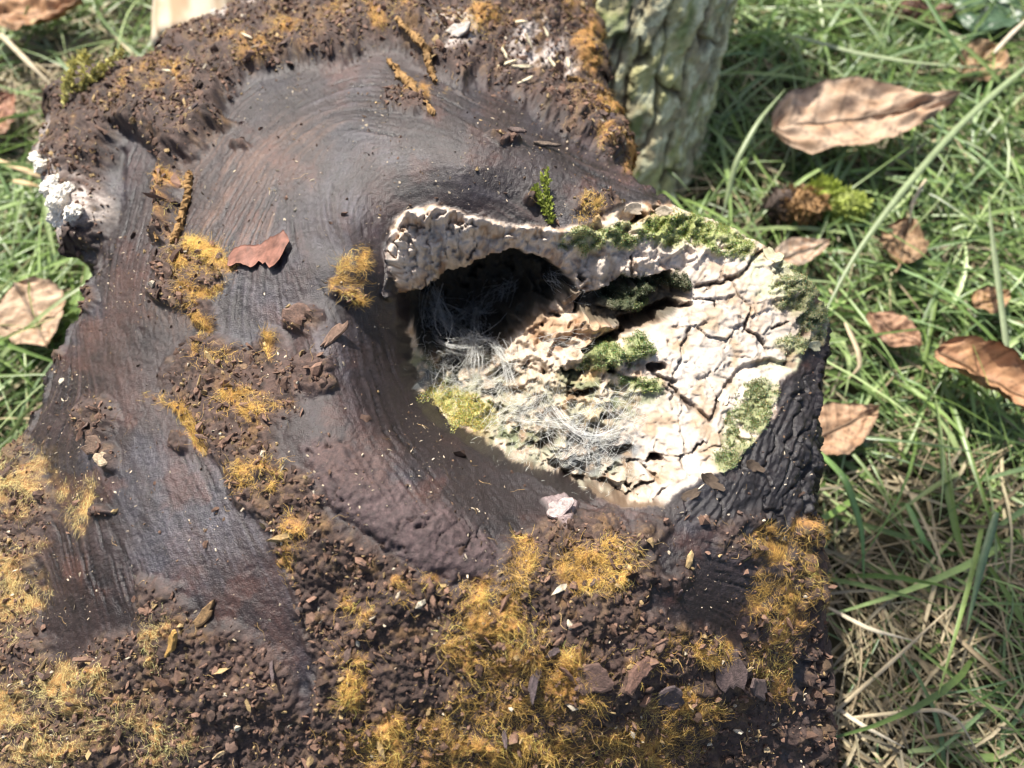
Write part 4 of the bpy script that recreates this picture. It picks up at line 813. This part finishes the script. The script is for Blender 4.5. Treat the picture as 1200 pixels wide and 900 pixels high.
def scatter(n, r, dens):
    """ground points seen in the picture (and a margin), thinned by DENS(u, v) in 0..1"""
    u = -160 + 1520 * r.random(n * 4); v = -160 + 1220 * r.random(n * 4); p = at(u, v, 0.0)
    wgt = (HC ** 3 / np.maximum(((p - np.array([0, 0, HC])) ** 2).sum(1) ** 1.5, 1e-4)) ** -1
    k = (r.random(n * 4) < dens(u, v) * np.clip(wgt / 5, 0, 1)); p = p[k][:n]; u = u[k][:n]; v = v[k][:n]; return p, u, v
inlog = [(a[0] * .985, a[1]) for a in OUTW]
def off_log(p): return sdf(p[:, 0], p[:, 1], OUTW) > .012
def straw_area(u, v): return np.maximum.reduce([ss(500, 600, v) * (1 - .45 * ss(1040, 1150, u)) * (u > 800), ss(180, 60, u) * ss(230, 130, v) * ss(20, 60, v), (u > 760) * ss(1120, 1180, u) * ss(200, 60, v) * .6, blobs(u, v, [(1090, 540, 60, 50), (1030, 190, 50, 30), (860, 210, 40, 50)]) * .5])
r5 = np.random.default_rng(51)
GREENS = np.array([[.11, .175, .04], [.155, .22, .06], [.14, .205, .085], [.205, .275, .085], [.08, .13, .03], [.25, .295, .12]])
def lawn(n, seed, L0, L1, W0, W1, lean0, lean1, name, dens, label, tones, mat, cat, zr=.0, angle=None):
    r = np.random.default_rng(seed); p, u, v = scatter(n, r, dens); k = off_log(p); p, u, v = p[k], u[k], v[k]; m = len(p)
    cl = fbm(p[:, 0], p[:, 1], .05, 2, seed) * 5; ang = (cl + r.standard_normal(m) * .9) if angle is None else angle + r.standard_normal(m) * .6 + cl * .25
    p[:, 2] = zr * r.random(m) - .003
    v_, f, kk = blades(name, p, ang, L0 + (L1 - L0) * r.random(m) ** 1.5, W0 + (W1 - W0) * r.random(m) ** 2, lean0 + (lean1 - lean0) * r.random(m), None, mat, seed)
    t = tones[r.integers(0, len(tones), m)] * (.7 + .6 * r.random((m, 1)))
    o = make_mesh(name, v_, f, mat, None, True, np.repeat(t, kk, 0)); tag(o, label, cat, kind='stuff')
lawn(9000, 61, .02, .07, .0008, .0022, .3, .95, 'short_grass', lambda u, v: np.clip(1 - .85 * straw_area(u, v), 0, 1), 'dense short green grass around the log', GREENS * np.array([1.05, 1.15, 1.25]), M_grass, 'grass')
lawn(4600, 62, .05, .14, .0014, .0038, .5, 1.0, 'long_grass', lambda u, v: np.clip(1 - .82 * straw_area(u, v), 0, 1), 'long arching green blades over the lawn', GREENS * np.array([1.2, 1.3, 1.45]) + np.array([.045, .045, .015]), M_grass, 'grass', .01)
STRAW = np.array([[.34, .27, .16], [.42, .35, .22], [.26, .20, .12], [.22, .19, .13], [.36, .31, .19]])
lawn(8000, 63, .02, .08, .0006, .0020, .8, 1.0, 'dry_thatch', lambda u, v: np.clip(.22 + straw_area(u, v), 0, 1), 'dry straw coloured thatch lying between the grass', STRAW * .95, M_straw, 'dry grass', .012)
# single long blades and straws that stand out
def long_blade(name, label, pts, width, col, mat, cat, group=None):
    p = np.array([at(a, b, zz) for a, b, zz in pts]); m = len(p); s = np.linspace(0, m - 1, 22)
    # smooth through the points
    path = np.stack([np.interp(s, np.arange(m), p[:, a]) for a in range(3)], 1)
    for _ in range(4): path[1:-1] = (path[:-2] + 2 * path[1:-1] + path[2:]) / 4
    t = np.gradient(path, axis=0); t /= np.linalg.norm(t, axis=1, keepdims=True); sd_ = np.cross(t, [0, 0, 1.]); sd_ /= np.linalg.norm(sd_, axis=1, keepdims=True) + 1e-9; up = np.cross(sd_, t)
    q = np.linspace(0, 1, 22); wd = (width * .36 * np.minimum(1, 2.2 * (1 - q)) * np.minimum(1, .5 + 4 * q) + .0002)[:, None]; h = width * .10
    v_ = np.stack([path - sd_ * wd + up * h, path, path + sd_ * wd + up * h, path + sd_ * wd * .9 + up * (h - .0003), path - up * .0003, path - sd_ * wd * .9 + up * (h - .0003)], 1)
    i = np.arange(22 * 6).reshape(22, 6); j = np.roll(np.arange(6), -1); f = np.stack([i[:-1], i[:-1][:, j], i[1:][:, j], i[1:]], -1).reshape(-1, 4)
    tone = np.tile(np.array(col), (22 * 6, 1)) * (.9 + .2 * np.random.default_rng(len(label)).random((22 * 6, 1)))
    o = make_mesh(name, v_.reshape(-1, 3), f, mat, None, True, tone, loc=tuple(p[0])); tag(o, label, cat, group)
GB = (.30, .37, .19); GP = (.36, .42, .24); ST = (.50, .42, .28)
long_blade('grass_blade', 'wide pale green grass blade slanting down past the small round leaf', [(1215, 68, .05), (1130, 140, .045), (1060, 220, .04), (1000, 300, .03), (960, 380, .02)], .0052, GB, M_grass, 'grass blade')
long_blade('grass_blade', 'upright green blade near the right edge beside the rolled leaf', [(1182, 430, .02), (1172, 350, .03), (1163, 285, .04), (1158, 230, .05)], .0045, GP, M_grass, 'grass blade')
long_blade('grass_blade', 'green blade crossing in front of the large tan leaf', [(850, 240, .035), (862, 190, .05), (890, 140, .06), (920, 105, .06)], .0042, GB, M_grass, 'grass blade')
long_blade('grass_blade', 'long pale blade lying level above the large tan leaf', [(930, 42, .03), (1000, 62, .035), (1070, 74, .035), (1150, 80, .02)], .0046, GP, M_grass, 'grass blade')
long_blade('grass_blade', 'dark green blade at the top right pointing down left', [(1080, -10, .05), (1110, 40, .045), (1135, 80, .03)], .0042, (.14, .24, .08), M_grass, 'grass blade')
long_blade('grass_blade', 'glossy green blade below the half hidden leaf', [(960, 530, .03), (990, 560, .045), (1010, 620, .03), (1012, 680, .015)], .0045, (.22, .36, .12), M_grass, 'grass blade')
long_blade('grass_blade', 'bright green blade rising in the dry grass at lower right', [(1062, 590, .03), (1080, 630, .035), (1098, 655, .02)], .0040, (.22, .36, .12), M_grass, 'grass blade')
long_blade('grass_blade', 'bluish green blade standing in the shaded grass at lower right', [(1168, 600, .04), (1150, 660, .035), (1132, 740, .015)], .0046, (.22, .31, .16), M_grass, 'grass blade')
long_blade('straw_stalk', 'bent pale straw running down past the rolled leaf on the right', [(1085, 210, .03), (1068, 240, .03), (1066, 262, .022)], .0026, ST, M_straw, 'straw')
long_blade('straw_stalk', 'thick pale straw slanting across the dry grass beside the log', [(970, 712, .012), (1020, 738, .024), (1075, 752, .012)], .0022, (.56, .49, .36), M_straw, 'straw')
long_blade('straw_stalk', 'long thin straw rising to the right across the dry grass', [(960, 850, .01), (1040, 780, .025), (1120, 706, .012)], .0018, (.46, .38, .25), M_straw, 'straw')
long_blade('straw_stalk', 'straw bent like an elbow near the bottom right corner', [(990, 842, .01), (1100, 830, .028), (1125, 845, .025), (1150, 890, .008)], .0018, ST, M_straw, 'straw')
long_blade('straw_stalk', 'pale flat straw low beside the log at bottom right', [(975, 826, .010), (1010, 850, .018), (1060, 876, .008)], .0022, (.55, .48, .36), M_straw, 'straw')
long_blade('straw_stalk', 'curved tan straw under the small pinkish brown leaf', [(990, 378, .02), (1005, 410, .022), (1008, 430, .02), (994, 444, .015)], .0032, (.46, .37, .24), M_straw, 'straw')
long_blade('straw_stalk', 'pair-forming upper straw lying in the left grass', [(-10, 186, .03), (40, 204, .03), (76, 218, .02)], .0044, (.50, .37, .20), M_straw, 'straw')
long_blade('straw_stalk', 'short tan straw just below another in the left grass', [(15, 212, .028), (35, 216, .028), (56, 222, .02)], .0042, (.52, .38, .20), M_straw, 'straw')
long_blade('straw_stalk', 'pale straw slanting under the moss sprigs at top left', [(-5, 35, .025), (35, 75, .03), (65, 105, .02)], .0044, ST, M_straw, 'straw')
long_blade('straw_stalk', 'pale straw slanting to the top right corner', [(1165, 62, .03), (1185, 40, .035), (1215, 12, .03)], .0036, (.56, .48, .36), M_straw, 'straw')

# brown clump with a bit of moss in the right grass
def clump(name, label, parts, cat, seed):
    r = np.random.default_rng(seed); e = None
    for nm, u, v, z, s, col in parts:
        p = at(u, v, z)
        if e is None: e = empty(name, tuple(at(u, v, 0.0))); tag(e, label, cat)
        tv, tf = ICO2; q = tv * (1 + .22 * r.standard_normal((len(tv), 1))) * np.array(s) + p
        make_mesh(nm, q, tf, M_moss if nm == 'moss' else M_soil, e, False, np.array(col) * (.5 + 1.0 * r.random((len(tv), 1))), loc=tuple(p))
        m = 500; a = r.standard_normal((m, 3)); a /= np.linalg.norm(a, axis=1, keepdims=True); b = p + a * np.array(s) * .95; d = a + .7 * r.standard_normal((m, 3)); d /= np.linalg.norm(d, axis=1, keepdims=True); sd_ = np.cross(d, r.standard_normal((m, 3))); sd_ /= np.linalg.norm(sd_, axis=1, keepdims=True)
        L = .004 * (.5 + r.random((m, 1))); vv = np.stack([b, b + d * L * .5 + sd_ * L * .18, b + d * L, b + d * L * .5 - sd_ * L * .18], 1).reshape(-1, 3); ii = np.arange(m)[:, None] * 4
        make_mesh('tuft', vv, np.concatenate([ii + [0, 1, 2], ii + [0, 2, 3]]), M_moss, e, False, np.repeat(np.array(col) * (.6 + .9 * r.random((m, 1))), 4, 0), loc=tuple(p))
clump('soil_clump', 'brown fibrous clump with yellow-green moss in the grass right of the log', [('clod', 918, 240, .014, (.012, .010, .010), (.07, .05, .04)), ('clod', 940, 240, .018, (.014, .010, .011), (.24, .14, .06)), ('moss', 965, 226, .016, (.010, .008, .009), (.28, .34, .06)), ('moss', 992, 242, .014, (.013, .009, .009), (.30, .35, .08))], 'clump', 81)
# ------------------------------------------------------------------ unseen young tree added on the sunny side so its bough shades the lower right
def shade_tree():
    r = np.random.default_rng(91); g = at(1265, 850, 0.0); hgt = 2.1; c0 = g + np.array(sv) * (hgt / sv[2])
    foot_ = np.array([c0[0] + 2.0, c0[1] + .3, 0.0]); e = empty('added_shade_tree', tuple(foot_)); tag(e, 'unseen young leafy tree added out of frame so its low bough shades the lower right grass', 'tree')
    def limb(pts, r0, r1, nm):
        p = np.array(pts); s_ = np.linspace(0, len(p) - 1, 24); path = np.stack([np.interp(s_, np.arange(len(p)), p[:, a]) for a in range(3)], 1)
        for _ in range(3): path[1:-1] = (path[:-2] + 2 * path[1:-1] + path[2:]) / 4
        v_, f, _ = tubes(path[None], np.linspace(r0, r1, 24)[None], 10); make_mesh(nm, v_, f, M_bark, e, True, np.tile([.16, .12, .08], (len(v_), 1)), .85); return path
    limb([foot_, foot_ + [.03, 0, 1.2], foot_ + [0, .04, 2.4], foot_ + [-.03, .05, 3.4]], .05, .012, 'trunk')
    b = limb([foot_ + [.01, 0, 1.9], (foot_ + c0) / 2 + [0, 0, 1.15], c0 + [.10, .02, .05], c0 - [.02, .0, .02]], .018, .003, 'bough')
    n = 100; ax1 = np.cross(np.array(sv), [0, 0, 1.]); ax1 /= np.linalg.norm(ax1); ax2 = np.cross(ax1, np.array(sv))
    a = r.standard_normal((n, 3)); a[:, :2] *= (np.sqrt(r.random((n, 1))) / np.linalg.norm(a[:, :2], axis=1, keepdims=True)); p = c0 + a[:, :1] * .085 * ax1 + a[:, 1:2] * .105 * ax2 + a[:, 2:] * .12 * np.array(sv)
    q = foot_ + np.array([0, 0, 2.9]) + r.standard_normal((700, 3)) * np.array([.42, .42, .38]); p = np.concatenate([p, q]); n = len(p)
    d = r.standard_normal((n, 3)); d /= np.linalg.norm(d, axis=1, keepdims=True); w_ = np.cross(d, r.standard_normal((n, 3))); w_ /= np.linalg.norm(w_, axis=1, keepdims=True); L = .06 * (.7 + .6 * r.random((n, 1)))
    up = np.cross(d, w_); vv = np.stack([p - d * L * .5, p - d * L * .1 + w_ * L * .28 + up * L * .06, p + d * L * .5, p - d * L * .1 - w_ * L * .28 + up * L * .06], 1).reshape(-1, 3); i_ = np.arange(n)[:, None] * 4
    make_mesh('crown', vv, np.concatenate([i_ + [0, 1, 2], i_ + [0, 2, 3]]), M_grass, e, False, np.repeat(np.array([.09, .15, .04]) * (.7 + .6 * r.random((n, 1))), 4, 0))
shade_tree()
